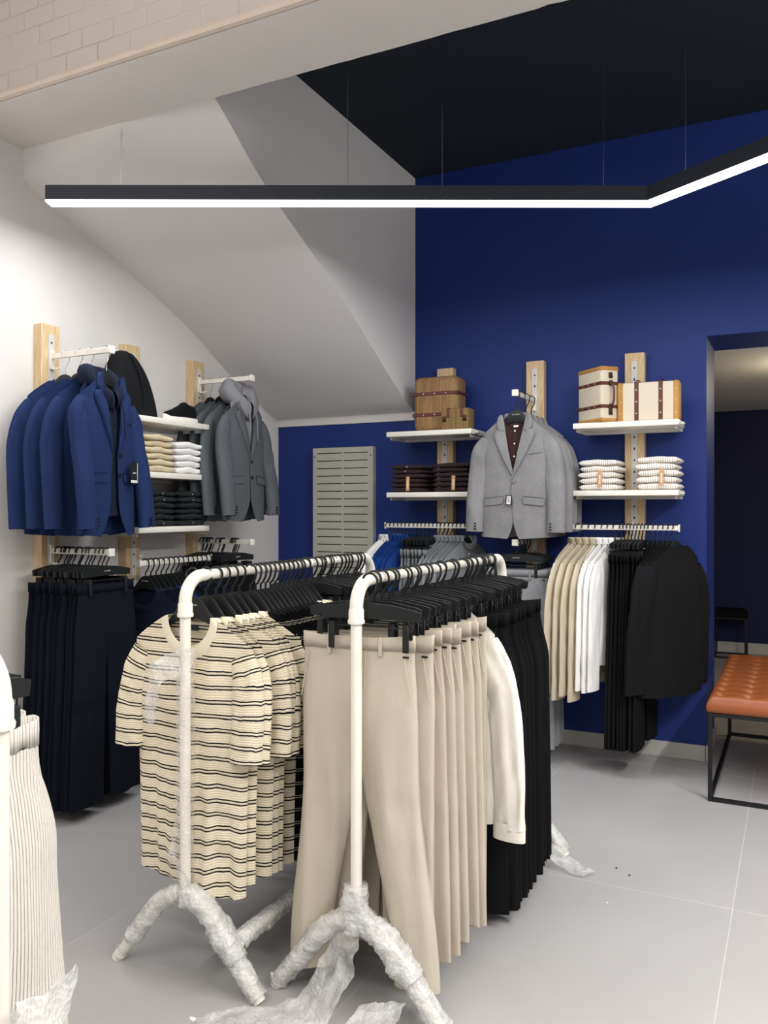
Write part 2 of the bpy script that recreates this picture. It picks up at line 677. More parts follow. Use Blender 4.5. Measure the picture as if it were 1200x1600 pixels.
mb = MB()
mb.rbox(XL, XJ, YB - .014, YB + .01, 0, .10, .003, 1)
ob('baseboard_back', setmat(mb.mesh('baseboard_back'), M['skirting']), kind='structure')
mb = MB()
mb.rbox(XL - .01, XL + .014, -2.5, YB, 0, .10, .003, 1)
ob('baseboard_left', setmat(mb.mesh('baseboard_left'), M['skirting']), kind='structure')
mb = MB()
mb.rbox(XJ - .01, XJ + .014, YB - .014, YB + .564, 0, .10, .003, 1)
ob('baseboard_jamb', setmat(mb.mesh('baseboard_jamb'), M['skirting']), kind='structure')
mb = MB()
mb.rbox(XL, 4.0, 10.016, 10.04, 0, .12, .003, 1)
ob('baseboard_far', setmat(mb.mesh('baseboard_far'), M['skirting']), kind='structure')

# ------------------------------------------------------------------ pendant lamp
ZLB = 3.15


def seg_body(L, mitre0, mitre1, z0, z1, y0, y1):
    mb = MB()
    for x, m in ((0, mitre0), (L, mitre1)):
        for y, z in ((y0, z0), (y1, z0), (y1, z1), (y0, z1)):
            mb.add((x + m * y, y, z))
    for q in ((0, 1, 2, 3), (7, 6, 5, 4), (4, 5, 1, 0), (5, 6, 2, 1), (6, 7, 3, 2), (7, 4, 0, 3)):
        mb.f.append(q)
    return mb


pa, pb = Vector((-3.40, 3.005)), Vector((-.672, 4.375))
pc = pb + (Vector((-.115, 4.035)) - pb).normalized() * 2.95
lamp = thing('pendant_lamp', 'long black linear pendant lamp bent at an angle, glowing white underneath', 'lamp', (pa.x, pa.y, ZLB))
for (p, q, nm, pw) in ((pa, pb, 0, 34), (pb, pc, 1, 34)):
    d = q - p
    L = d.length
    ang = math.atan2(d.y, d.x)
    turn = math.atan2((pc - pb).y, (pc - pb).x) - math.atan2((pb - pa).y, (pb - pa).x)
    mit = math.tan(turn / 2)
    lo = (p.x - pa.x, p.y - pa.y, 0)
    m0, m1 = (0, -mit) if nm == 0 else (mit, 0)
    ob('housing', setmat(seg_body(L, m0, m1, 0.0081, .082, -.04, .04).mesh('housing', False, True), M['lamp_body']), lamp, lo, (0, 0, ang))
    ob('diffuser', setmat(seg_body(L, m0, m1, 0, .008, -.039, .039).mesh('diffuser', False, True), M['glow']), lamp, lo, (0, 0, ang))
    for s in ((.37, 1.52, 2.0, 2.82) if nm == 0 else (.22, 1.5, 2.7)):
        pt = p + d.normalized() * s
        top = ZC
        if pt.x < XS:
            k = (pt.x - XL) / (XS - XL)
            top = lerp(sm(PL, pt.y), sm(PR, pt.y), k)
        mb = MB()
        mb.tube([(0, 0, .08), (0, 0, top - ZLB + .01)], .0016 if top < 3.9 else .0013, 6)
        mb.lathe([(.004, .08), (.008, .082), (.008, .092), (.003, .096)], 10)
        wr = ob('suspension_wire', setmat(mb.mesh('suspension_wire'), M['chrome']), lamp, (pt.x - pa.x, pt.y - pa.y, 0))
        if nm == 0 and s < .5:
            mb = MB()
            zt = top - ZLB
            mb.tube([(.012 * math.cos(a) + .01, 0, zt - .12 + .02 * math.sin(a)) for a in [2 * PI * k / 14 for k in range(15)]], .002, 6, False)
            mb.tube([(0, 0, zt - .06), (0, 0, zt - .02)], .006, 8)
            ob('adjuster', setmat(mb.mesh('adjuster'), M['rail_metal']), wr)
    mid = (p + q) / 2
    area('pendant_lamp_light', (mid.x, mid.y, ZLB - .006), L - .05, .07, pw, (0, 0, ang), (.95, .97, 1))

# lamp of the room behind, out of sight to the right of the opening
mb = MB()
mb.lathe([(.02, 0), (.13, .0), (.14, -.02), (.14, -.05), (.12, -.06), (.02, -.06)], 24)
thing('ceiling_lamp', 'round white ceiling lamp in the room behind the opening', 'lamp', (.25, 6.9, ZD), mesh=setmat(mb.mesh('ceiling_lamp', True, True), M['white_metal']))
pl = bpy.data.lights.new('back_room_light', 'POINT')
pl.energy = 20
pl.color = (1, .86, .55)
pl.shadow_soft_size = .08
po = bpy.data.objects.new('back_room_light', pl)
po.location = (.25, 6.9, ZD - .16)
COL.objects.link(po)

# ------------------------------------------------------------------ wall fittings
POST_H = 2.62


def post_parts():
    mb = MB()
    mb.rbox(-.0625, .0625, -.062, 0, .34, POST_H, .003, 1)
    board = setmat(mb.mesh('board'), M['wood'])
    mb = MB()
    mb.box(-.02, .02, -.068, -.0615, .40, POST_H - .055)
    rail = setmat(mb.mesh('slotted_rail'), M['rail_metal'])
    mb = MB()
    k = 0
    z = POST_H - .1
    while z > 1.0:
        mb.box(-.004, .004, -.0688, -.0675, z - .008, z + .008) if k % 2 else mb.tube([(0, -.0675, z), (0, -.0690, z)], .006, 8)
        z -= .075
        k += 1
    slots = setmat(mb.mesh('slots'), M['hole'])
    return board, rail, slots


PBOARD, PRAIL, PSLOT = post_parts()


def post(loc, rz, label):
    thing('wall_post', label, 'post', loc, rz, 'wooden wall posts', [('board', PBOARD), ('slotted_rail', PRAIL, None, None, [('slots', PSLOT)])])


LR = PI / 2     # things on the left wall face +x
post((XL, 3.28, 0), LR, 'pine wall post behind the navy blazers on the white wall')
post((XL, 3.915, 0), LR, 'pine wall post behind the black bag and left wall shelves')
post((XL, 4.545, 0), LR, 'pine wall post behind the charcoal blazers on the white wall')
post((-2.276, YB, 0), 0, 'pine wall post behind the brown trunk on the blue wall')
post((-1.61, YB, 0), 0, 'pine wall post behind the light grey blazers on the blue wall')
post((-.946, YB, 0), 0, 'pine wall post behind the cream suitcases on the blue wall')

mb = MB()
mb.rbox(-.32, .32, -.36, -.07, -.035, 0, .004, 2)
SH_PANEL = setmat(mb.mesh('shelf_panel'), M['white_metal'])
mb = MB()
for x in (-.30, .30):
    mb.rbox(x - .004, x + .004, -.33, -.066, -.055, -.034, .001, 1)
mb.rbox(-.31, .31, -.10, -.066, -.055, -.034, .002, 1)
mb.rbox(.318, .345, -.30, -.25, -.030, -.012, .004, 1)
SH_BR = setmat(mb.mesh('bracket'), M['rail_metal'])


def shelf(loc, rz, label):
    thing('wall_shelf', label, 'shelf', loc, rz, 'white wall shelves', [('shelf_panel', SH_PANEL), ('bracket', SH_BR)])


YLS, X4, X6 = 3.965, -2.282, -.957
shelf((XL, YLS, 2.147), LR, 'white shelf under the black bag and black shoe')
shelf((XL, YLS, 1.822), LR, 'white shelf under the sand and white folded stacks')
shelf((XL, YLS, 1.497), LR, 'white shelf under the charcoal folded stacks')
shelf((X4, YB, 2.147), 0, 'white shelf under the two brown trunks')
shelf((X4, YB, 1.720), 0, 'white shelf under the dark brown folded stacks')
shelf((X6, YB, 2.147), 0, 'white shelf under the two cream suitcases')
shelf((X6, YB, 1.720), 0, 'white shelf under the pale striped folded stacks')

# face-out arms
mb = MB()
mb.rbox(-.008, .008, -.505, -.066, -.015, .015, .002, 1)
ARM = setmat(mb.mesh('arm_bar'), M['white_metal'])
mb = MB()
mb.rbox(-.021, .021, -.516, -.502, -.021, .021, .003, 1)
ARM_CAP = setmat(mb.mesh('end_cap'), M['white_metal'])
mb = MB()
mb.rbox(-.014, .014, -.078, -.066, -.07, .035, .002, 1)
mb.rbox(-.006, .006, -.13, -.07, -.075, -.066, .001, 1)
ARM_PL = setmat(mb.mesh('bracket_plate'), M['white_metal'])


def arm(loc, rz, label):
    thing('face_out_rail', label, 'clothes rail', loc, rz, 'face-out hanging arms', [('arm_bar', ARM), ('end_cap', ARM_CAP), ('bracket_plate', ARM_PL)])


ZA, ZB = 2.445, 1.372
arm((XL, 3.28, ZA), LR, 'white wall arm holding the navy blazers')
arm((XL, 3.28, ZB), LR, 'white wall arm holding the dark navy trousers')
arm((XL, 4.545, ZA + .03), LR, 'white wall arm holding the charcoal blazers')
arm((XL, 4.545, ZB + .01), LR, 'white wall arm holding black trousers under the charcoal blazers')
arm((-1.61, YB, 2.345), 0, 'white wall arm holding the light grey blazers')
arm((-1.61, YB, 1.388), 0, 'white wall arm holding grey trousers under the light grey blazers')

# rods parallel to the wall
mb = MB()
mb.rbox(-.32, .32, -.368, -.352, -.015, .015, .002, 1)
ROD = setmat(mb.mesh('rod_bar'), M['white_metal'])
mb = MB()
mb.rbox(-.004, .004, -.375, -.345, -.022, .022, .001, 1)
ROD_CAP = setmat(mb.mesh('end_cap'), M['white_metal'])
mb = MB()
mb.rbox(-.012, .012, -.36, -.066, -.012, .012, .002, 1)
mb.rbox(-.014, .014, -.078, -.066, -.05, .03, .002, 1)
ROD_BR = setmat(mb.mesh('bracket'), M['white_metal'])


def rod(loc, rz, label):
    thing('hanging_rod', label, 'clothes rail', loc, rz, 'wall hanging rods', [('rod_bar', ROD), ('end_cap', ROD_CAP, ((-.323, 0, 0), (0, 0, 0))), ('end_cap', ROD_CAP, ((.323, 0, 0), (0, 0, 0))), ('bracket', ROD_BR)])


ZR = 1.487
rod((XL, YLS, 1.288), LR, 'white wall rod on the white wall below the folded stacks')
rod((X4, YB, ZR), 0, 'white wall rod holding white, blue and grey garments')
rod((X6, YB, ZR), 0, 'white wall rod holding beige, white and black garments')

# slotted steel panel on the blue wall
px0, px1, pz0, pz1 = -3.397, -2.868, .12, 2.078
pan = thing('slotted_panel', 'warm grey steel panel with two columns of slots on blue wall', 'panel', ((px0 + px1) / 2, YB, 0))
W = (px1 - px0)
hw = W / 2
mb = MB()
xs = [(-hw + .038, -.006), (.008, hw - .045)]
for a, b in ((-hw, xs[0][0]), (xs[0][1], xs[1][0]), (xs[1][1], hw)):
    mb.box(a, b, -.05, -.044, pz0, pz1)
z = pz1 - .043
prev = pz1
while z > pz0 + .05:
    for a, b in xs:
        mb.box(a, b, -.05, -.044, z + .0035, prev)
    prev = z - .0035
    z -= .0588
for a, b in xs:
    mb.box(a, b, -.05, -.044, pz0, prev)
ob('face_plate', setmat(mb.mesh('face_plate', False), M['panel']), pan)
mb = MB()
mb.box(-hw, hw, -.044, 0, pz0, pz1)
ob('casing', setmat(mb.mesh('casing', False), M['panel']), pan)
mb = MB()
mb.box(-hw + .03, hw - .04, -.0446, -.0438, pz0 + .02, pz1 - .02)
ob('slot_backing', setmat(mb.mesh('slot_backing', False), M['hole']), pan)
for x in (-hw + .014, hw - .02):
    mb = MB()
    mb.tube([(x, -.0495, pz1 - .068), (x, -.0515, pz1 - .068)], .005, 10)
    ob('screw', setmat(mb.mesh('screw'), M['hole']), pan)
#PART2
# ------------------------------------------------------------------ hangers
DROP = .045


def hook_long(top):
    p = [(0, 0, top - .01), (0, 0, top + .03), (.003, 0, -.062), (.012, 0, -.046), (.0215, 0, -.026)]
    for k in range(9):
        a = math.radians(-18 + k * 26)
        p.append((.0255 * math.cos(a), 0, .0255 * math.sin(a) - .002))
    return p


def hook_pts(top, yoff=0.0):
    """hook from the hanger neck (z = top) over a bar centred on the origin"""
    p = [(0, yoff, top - .01), (0, yoff, top + .012), (.010, yoff, -.047), (.0215, yoff, -.026)]
    for k in range(9):
        a = math.radians(-18 + k * 26)
        p.append((.0265 * math.cos(a), yoff, .0265 * math.sin(a) - .002))
    return p


def hanger_shirt():
    mb = MB()
    n = 36
    rows = []
    for i in range(n + 1):
        s = -1 + 2 * i / n
        x = .205 * s
        a = abs(s)
        zc = -.100 - .012 * smooth(0, .3, a) - .110 * smooth(.12, 1, a) ** .9
        h = lerp(.040, .013, smooth(.05, .55, a)) * (1 if a < .97 else .6)
        th = lerp(.0055, .009, smooth(.3, 1, a)) * (1 if a < .97 else .6)
        yb = -.003 * smooth(.5, 1, a)
        rows.append([(x, yb + th * math.cos(2 * PI * k / 10), zc + h * math.sin(2 * PI * k / 10)) for k in range(10)])
    b = mb.grid(rows, closed=True)
    mb.f.append(tuple(b + k for k in range(10)))
    mb.f.append(tuple(b + n * 10 + k for k in range(10))[::-1])
    body = setmat(mb.mesh('hanger_body', True, True), M['black_plastic'])
    mb = MB()
    mb.tube(hook_pts(-.066), .0042, 6, up=(0, 1, 0))
    hook = setmat(mb.mesh('hook'), M['black_plastic'])
    mb = MB()
    mb.tube(hook_long(-.066 - DROP), .0017, 6, up=(0, 1, 0))
    hookc = setmat(mb.mesh('hook'), M['chrome'])
    mb = MB()
    mb.tube(hook_long(-.066 - DROP), .0036, 6, up=(0, 1, 0))
    hookl = setmat(mb.mesh('hook'), M['black_plastic'])
    return body, hook, hookc, hookl


HS_BODY, HS_HOOK, HS_HOOKC, HS_HOOKL = hanger_shirt()


def hanger_clip():
    mb = MB()
    out = []
    for i in range(17):
        s = -1 + 2 * i / 16
        out.append((.178 * s, -.074 - .016 * smooth(.25, 1, abs(s)) - (.006 if abs(s) > .99 else 0)))
    low = [(x, -.122 - .004 * smooth(.3, 1, abs(x) / .178)) for x, z in out][::-1]
    low[0] = (low[0][0] - .004, low[0][1])
    low[-1] = (low[-1][0] + .004, low[-1][1])
    mb.poly(out + low, -.0065, .0065)
    body = setmat(mb.mesh('hanger_body', True, True), M['black_plastic'])
    mb = MB()
    mb.tube(hook_pts(-.070), .0042, 6, up=(0, 1, 0))
    hook = setmat(mb.mesh('hook'), M['black_plastic'])
    mb = MB()
    mb.tube([(-.15, 0, -.124), (-.15, 0, -.148), (.15, 0, -.148), (.15, 0, -.124)], .0022, 6)
    strip = setmat(mb.mesh('clip_wire'), M['black_plastic'])
    mb = MB()
    mb.rbox(-.0105, .0105, -.020, -.0125, -.086, -.0, .002, 1)
    mb.rbox(-.0105, .0105, .0125, .020, -.05, -.0, .002, 1)
    mb.tube([(-.0105, 0, -.012), (.0105, 0, -.012)], .0135, 8)
    clip = setmat(mb.mesh('clip'), M['black_plastic'])
    return body, hook, strip, clip


HC_BODY, HC_HOOK, HC_WIRE, HC_CLIP = hanger_clip()
LOGO = text_mesh('JACK & JONES', .0075, 'white_ink')


def hang_shirt(loc, rz, label, group, chrome=False, logo=False, long=False):
    dz = DROP if chrome or long else .012
    p = [('hanger_body', HS_BODY, ((0, 0, -dz), (0, 0, 0))), ('hook', HS_HOOKC if chrome else (HS_HOOKL if long else HS_HOOK), None, 'chrome hook' if chrome else None)]
    if logo:
        p.append(('logo', LOGO, ((0, -.0062, -.092 - dz), (0, 0, 0)), 'white lettering'))
    return thing('coat_hanger', label, 'hanger', loc, rz, group, p)


def hang_clip(loc, rz, label, group, logo=False, rot=None):
    p = [('hanger_body', HC_BODY), ('hook', HC_HOOK), ('clip_wire', HC_WIRE), ('clip', HC_CLIP, ((-.132, 0, -.136), (0, 0, 0))), ('clip', HC_CLIP, ((.132, 0, -.136), (0, 0, 0)))]
    if logo:
        p.append(('logo', LOGO, ((0, -.0068, -.098), (0, 0, 0)), 'white lettering'))
    return thing('clip_hanger', label, 'hanger', loc, rz, group, p, rot)


# ------------------------------------------------------------------ garments
class Torso:
    """hanging upper-body garment around a shirt hanger; front faces -y"""

    def __init__(s, sw=.215, cw=.25, hwid=.245, zn=-.105, zs=-.178, zh=-.86, nw=.085, dipf=.09, dipb=.02, d0=.014, d1=.045, d2=.05, fold=.012, seed=1, hem_wave=.008, skew=0.0):
        s.__dict__.update(locals())

    def width(s, t):
        return lerp(lerp(s.sw, s.cw, smooth(0, .22, t)), s.hwid, smooth(.2, 1, t))

    def depth(s, t):
        return lerp(lerp(s.d0, s.d1, smooth(0, .30, t)), s.d2, smooth(.3, 1, t))

    def ztop(s, a, front):
        """a = |s| in 0..1 of the shoulder half width"""
        x = a * s.sw
        if x < s.nw:
            dip = s.dipf if front else s.dipb
            return s.zn - dip * math.sqrt(max(0, 1 - (x / s.nw) ** 2))
        k = (x - s.nw) / (s.sw - s.nw)
        return lerp(s.zn, s.zs, k ** 1.15)

    def foldy(s, x, z, t, front):
        f = s.fold * smooth(.12, 1.0, t)
        sd = s.seed * 7.3 + (0 if front else 31)
        return f * (nz(x * 14 + sd, z * 1.4, sd) + .45 * nz(x * 34, z * 2.6 + sd, sd)) + .35 * s.fold * nz(x * 11 + z * 7, z * 9, sd + 5) * smooth(0, .3, t)

    def yat(s, sx, t, x, z, front):
        y = s.depth(t) * math.sqrt(max(0, 1 - abs(sx) ** 3)) + .0
        y += s.foldy(x, z, t, front) * (1 - abs(sx) ** 6)
        return -y if front else y

    def surf(s, mb, front, nc=44, nr=40, s0=-1.0, s1=1.0):
        ss = [lerp(s0, s1, j / nc) for j in range(nc + 1)]
        rows, uvs = [], []
        for i in range(nr + 1):
            t = i / nr
            W = s.width(t)
            r, u = [], []
            for a in ss:
                zt = s.ztop(abs(a), front)
                x = a * W
                zh = s.zh + s.hem_wave * (nz(x * 9, s.seed * 3.1 + (0 if front else 9)) + .6 * a * a)
                zh -= s.skew * smooth(-.02, .10, x) if front else 0
                z = lerp(zt, zh, t)
                y = s.yat(a, t, x, z, front)
                r.append((x, y, z))
                u.append((x, z + .22 * s.foldy(x, z, t, front) + .006 * math.sin(x * 24 + s.seed) * t))
            rows.append(r)
            uvs.append(u)
        mb.grid(rows, uvs, flip=front)

    def neckline(s, off=0.0):
        fr = [(x, s.yat(x / s.sw, .0, x, s.ztop(abs(x) / s.sw, True), True) - off, s.ztop(abs(x) / s.sw, True)) for x in [s.nw * math.sin(lerp(-PI / 2, PI / 2, k / 20)) for k in range(21)]]
        bk = [(x, s.yat(x / s.sw, .0, x, s.ztop(abs(x) / s.sw, False), False) + off, s.ztop(abs(x) / s.sw, False)) for x in [s.nw * math.sin(lerp(PI / 2, -PI / 2, k / 16)) for k in range(17)]]
        return fr + bk[1:]


def sleeve(mb, sg, path, wid, dep, n=22, m=26, seed=1, fold=.006, open_end=True):
    """flattened sleeve tube through (x,y,z) points for the right-hand side, mirrored by sg"""
    rows, uvs = [], []
    L = 0
    for i in range(m + 1):
        t = i / m
        k = t * (len(path) - 1)
        j = min(int(k), len(path) - 2)
        f = k - j
        def cr(q):
            return tuple(path[min(max(q, 0), len(path) - 1)])
        p0, p1, p2, p3 = (Vector(cr(j - 1)), Vector(cr(j)), Vector(cr(j + 1)), Vector(cr(j + 2)))
        p = .5 * ((2 * p1) + (p2 - p0) * f + (2 * p0 - 5 * p1 + 4 * p2 - p3) * f * f + (3 * p1 - p0 - 3 * p2 + p3) * f ** 3)
        tg = (p2 - p1).normalized()
        if i:
            L += (p - last).length
        last = p
        w_ = interp(wid, t)
        d_ = interp(dep, t)
        side = Vector((tg.z, 0, -tg.x)) * -1
        side.normalize()
        bn = tg.cross(side).normalized()
        r, u = [], []
        for q in range(n):
            a = 2 * PI * q / n
            ca, sa = math.cos(a), math.sin(a)
            fd = fold * (nz(q * .9 + seed * 5, t * 3.0, seed) + .8 * nz(seed + 3, t * 9 + ca * 1.2, sa)) * smooth(0, .2, t)
            v = p + side * (w_ * ca) + bn * ((d_ + fd) * math.copysign(abs(sa) ** .8, sa))
            v.z += fd * .5
            r.append((v.x * sg, v.y, v.z))
            u.append((w_ * ca, path[0][2] - L))
        r.append(r[0])
        u.append(u[0])
        rows.append(r)
        uvs.append(u)
    mb.grid(rows, uvs, flip=sg > 0)


def ring_band(mb, pts, r, n=8, sq=1.0):
    q = pts + [pts[0]]
    mb.tube(q, r, n, False, sq)


def tee_parts(seed, mat, ribmat, skew=0.0, label=False, thin=1.0, fold=.012):
    T = Torso(skew=skew, seed=seed, fold=fold, d0=.019, d1=.045 * thin, d2=.05 * thin, sw=.258, cw=.240, hwid=.228, zh=-1.05, nw=.100, zn=-.142, zs=-.238, dipf=.110, dipb=.026)
    mb = MB()
    T.surf(mb, True)
    T.surf(mb, False)
    body = setmat(mb.mesh('shirt_body', 'all'), M[mat])
    sl = []
    for sg in (-1, 1):
        mb = MB()
        o = .02 * nz(seed * 3.3, sg)
        sleeve(mb, sg, [(.212, -.002, -.270), (.244, -.010, -.36), (.255 + o, -.022, -.47), (.254 + o, -.032, -.615)],
               [(0, .049), (.3, .060), (1, .062)], [(0, .018 * thin), (.3, .028 * thin), (1, .036 * thin)], seed=seed + sg, fold=.010)
        sl.append(('sleeve', setmat(mb.mesh('sleeve', 'all'), M[mat])))
    mb = MB()
    nl = T.neckline(.0015)
    nl = nl + [nl[0]]
    rr = []
    for k, dy in ((.93, -.001), (.97, .0025), (1.08, .004), (1.19, .0035), (1.23, .001)):
        rr.append([(x * k, y + math.copysign(dy, y if abs(y) > .004 else (-1 if z < T.zn - .03 else 1)), T.zn + .004 + (z - T.zn - .004) * k - (.0 if k < 1 else (k - 1) * .055)) for x, y, z in nl])
    mb.grid(rr)
    col = setmat(mb.mesh('neck_band', 'all'), M[ribmat])
    p = [('shirt_body', body)] + sl + [('neck_band', col)]
    if label:
        mb = MB()
        mb.rbox(-.024, .024, -.0008, .0008, -.009, .009, .0005, 1)
        p.append(('neck_label', setmat(mb.mesh('neck_label'), M['tag_black']), ((0, .004, -.186), (0, 0, 0)), 'small black neck label'))
    return p


def shirt_parts(seed, mat, thin=1.0, back=False, zh=-.86, buttons='white_ink', SL=.90, wr=.012):
    T = Torso(seed=seed, fold=.012, d1=.04 * thin, d2=.045 * thin, sw=.225, cw=.26, hwid=.25, zh=zh, nw=.065, zn=-.095, zs=-.205, dipf=.055, dipb=.012, hem_wave=.02)
    mb = MB()
    T.surf(mb, True, 32, 30)
    T.surf(mb, False, 32, 30)
    p = [('shirt_body', setmat(mb.mesh('shirt_body', 'all'), M[mat]))]
    for sg in (-1, 1):
        mb = MB()
        o = .025 * nz(seed * 2.3, sg * 2)
        pth = [(.19, 0, -.235), (.236, -.006, -.34), (.262 + o, -.012, -.50), (.278 + o, -.016, -.72), (.28 + o, -.012, -SL)]
        sleeve(mb, sg, pth, [(0, .05), (.3, .066), (.8, .062), (.9, .058), (1, .062)], [(0, .018 * thin), (.3, .032 * thin), (1, .026 * thin)], seed=seed + sg, fold=wr)
        sl = setmat(mb.mesh('sleeve', 'all'), M[mat])
        mb = MB()
        sleeve(mb, sg, [(.28 + o, -.012, -SL + .025), (.279 + o, -.012, -SL), (.278 + o, -.011, -SL - .04)], [(0, .062), (1, .063)], [(0, .030 * thin), (1, .028 * thin)], m=6, seed=seed, fold=.002)
        cuff = setmat(mb.mesh('cuff', 'all'), M[mat])
        p.append(('sleeve', sl, None, None, [('cuff', cuff)]))
    mb = MB()
    rows = []
    nl = T.neckline(.003)
    nl = nl + [nl[0]]
    for dz, do in ((-.012, .0), (.022, .002), (.034, .006), (.022, .012), (-.006, .016)):
        rows.append([(x * (1 + do * 4), y + math.copysign(do, y), z + dz) for x, y, z in nl])
    mb.grid(rows)
    p.append(('collar', setmat(mb.mesh('collar', 'all'), M[mat])))
    mb = MB()
    rows = []
    for i in range(20):
        t = lerp(.02, .98, i / 19)
        z = lerp(T.ztop(0, True), T.zh, t)
        rows.append([(x, T.yat(0, t, 0, z, True) - .003, z) for x in (-.016, .016)])
    mb.grid(rows)
    pl = setmat(mb.mesh('placket', 'all'), M[mat])
    subs = []
    mb = MB()
    mb.tube([(0, 0, 0), (0, -.002, 0)], .0055, 10)
    bt = setmat(mb.mesh('button'), M[buttons])
    for k in range(7):
        t = .05 + k * .13
        z = lerp(T.ztop(0, True), T.zh, t)
        subs.append(('button', bt, ((0, T.yat(0, t, 0, z, True) - .003, z), (0, 0, 0))))
    p.append(('placket', pl, None, None, subs))
    return p


def blazer_parts(seed, mat, thin=1.0, buttons=2, hero=False, lapels=True, tagged=False, open_=0.0, slv=0.0, bmat=None, L=.865, fwd=0.0, cut=.075):
    bmat = bmat or mat
    zb = -.50
    T = Torso(seed=seed, fold=.006, d0=.03 * thin, d1=.06 * thin, d2=.058 * thin, sw=.218, cw=.232, hwid=.235, zn=-.098, zs=-.203, zh=-L, nw=.075, dipb=.014, dipf=.014, hem_wave=.004)
    p = []
    mb = MB()
    T.surf(mb, False, 30, 30)

    def xe(z):
        if z > zb:
            return lerp(-.012 + open_, .075, ((z - zb) / (-.098 - zb)) ** .9)
        if z > -.70:
            return -.012 + open_ + .01 * smooth(zb, -.7, z)
        k = (z + .70) / (T.zh + .70)
        return -.002 + open_ + cut * k ** 2.4
    for sg in (1, -1):
        rows, uvs = [], []
        for i in range(45):
            t = i / 44
            r, u = [], []
            for j in range(17):
                q = j / 16
                for _ in range(1):
                    zt0 = T.ztop(lerp(.075 / .218, 1, q), True)
                    z = lerp(zt0, T.zh - .012 * (1 - q), t)
                x = lerp(xe(z), T.width(t), q)
                y = T.yat(min(1, x / T.width(t)), t, x, z, True) - (.006 if sg > 0 else 0) * smooth(.3, .5, t) * (1 - q)
                r.append((x * sg, y, z))
                u.append((x * sg, z))
            rows.append(r)
            uvs.append(u)
        mb.grid(rows, uvs, flip=sg > 0)
    p.append(('jacket_body', setmat(mb.mesh('jacket_body', 'all'), M[mat])))
    for sg in (-1, 1):
        mb = MB()
        o = slv + .012 * nz(seed * 2.7, sg * 3)
        pth = [(.190, .0, -.235), (.238, -.004, -.33), (.268 + o, -.01 - fwd * .3, -.47), (.282 + o, -.026 - fwd * .7, -.65), (.284 + o, -.038 - fwd, -L + .03)]
        sleeve(mb, sg, pth, [(0, .040), (.18, .055), (.5, .064), (1, .057)], [(0, .026 * thin), (.25, .044 * thin), (1, .042 * thin)], n=24, m=30, seed=seed + sg, fold=.009)
        s_ = setmat(mb.mesh('sleeve', 'all'), M[mat])
        mb = MB()
        for k in range(3):
            z = -L + .085 - .018 * k
            x = (.292 + o - .03) * sg
            mb.tube([(x, -.085 * thin - .006 - fwd, z), (x, -.089 * thin - .009 - fwd, z)], .0065, 8)
        p.append(('sleeve', s_, None, None, [('cuff_buttons', setmat(mb.mesh('cuff_buttons'), M['black_plastic']))]))

    def yfront(x, z, sg):
        t = (z + .10) / (T.zh + .10)
        t = min(1, max(0, t))
        return T.yat(min(.98, abs(x) / T.width(t)), t, abs(x), z, True) - (.006 if sg > 0 else 0) * smooth(.3, .5, t)
    if lapels:
        for sg in (-1, 1):
            # lapel below the notch, then the collar leaf above it
            for nm, tab in (('lapel', [(zb, .004), (-.44, .026), (-.36, .054), (-.28, .076), (-.215, .088), (-.192, .066), (-.182, .030)]),
                            ('collar_leaf', [(-.186, .030), (-.178, .050), (-.162, .056), (-.132, .050), (-.106, .040), (-.086, .020)])):
                mb = MB()
                rows, back = [], []
                for i in range(25):
                    z = lerp(tab[0][0], tab[-1][0], i / 24)
                    wv = interp(tab, z) if nm == 'collar_leaf' else interp(tab, z)
                    x0 = xe(max(z, zb))
                    r = []
                    for j in range(7):
                        q = j / 6
                        x = x0 + wv * q
                        y = yfront(x, z, sg) - .004 - .010 * math.sin(PI * min(1, q * .55)) * smooth(zb, zb + .08, z) - (.002 if nm == 'lapel' else .004)
                        if q == 1:
                            y = yfront(x, z, sg) - .005
                        r.append((x * sg, y, z + (.010 * q if nm == 'lapel' and z > -.22 else 0)))
                    r.append((r[-1][0], r[-1][1] + .005, r[-1][2]))
                    rows.append(r)
                mb.grid(rows, flip=sg < 0)
                p.append((nm, setmat(mb.mesh(nm, 'all'), M[mat])))
        mb = MB()
        rows = []
        for i in range(21):
            a = lerp(-PI * .52, PI * .52, i / 20)
            x = .080 * math.sin(a)
            y = .045 * thin * math.cos(a) + .005
            rows.append([(x, y, -.125), (x * .97, y * .9, -.085 + .012 * math.cos(a)), (x * .99, y + .008, -.074 + .012 * math.cos(a)), (x * 1.08, y + .016, -.115)])
        mb.grid(rows)
        p.append(('collar', setmat(mb.mesh('collar', 'all'), M[mat])))
        # pocket flaps and breast welt
        for sg in (-1, 1):
            mb = MB()
            n = 12
            for z0, z1, dy in ((-.605, -.60, .004), (-.612, -.655, .0065)):
                rows = []
                for i in range(n + 1):
                    q = i / n
                    x = lerp(.065, .198, q)
                    tilt = -.012 * q
                    rnd = .008 * (smooth(.92, 1, q) + smooth(.08, 0, q)) if z1 < -.65 else 0
                    rows.append([(x * sg, yfront(x, z0 + tilt, sg) - .001, z0 + tilt), (x * sg, yfront(x, z0 + tilt, sg) - dy, z0 + tilt), (x * sg, yfront(x, z1 + tilt, sg) - dy, z1 + tilt + rnd), (x * sg, yfront(x, z1 + tilt, sg) - .001, z1 + tilt + rnd)])
                mb.grid(rows, flip=sg < 0)
            p.append(('pocket_flap', setmat(mb.mesh('pocket_flap', False), M[mat])))
        mb = MB()
        rows = []
        for i in range(7):
            x = lerp(.085, .178, i / 6)
            z = -.335 + .012 * i / 6
            rows.append([(x, yfront(x, z, 1) - .0005, z + .009), (x, yfront(x, z, 1) - .004, z + .009), (x, yfront(x, z, 1) - .004, z - .009), (x, yfront(x, z, 1) - .0005, z - .009)])
        mb.grid(rows)
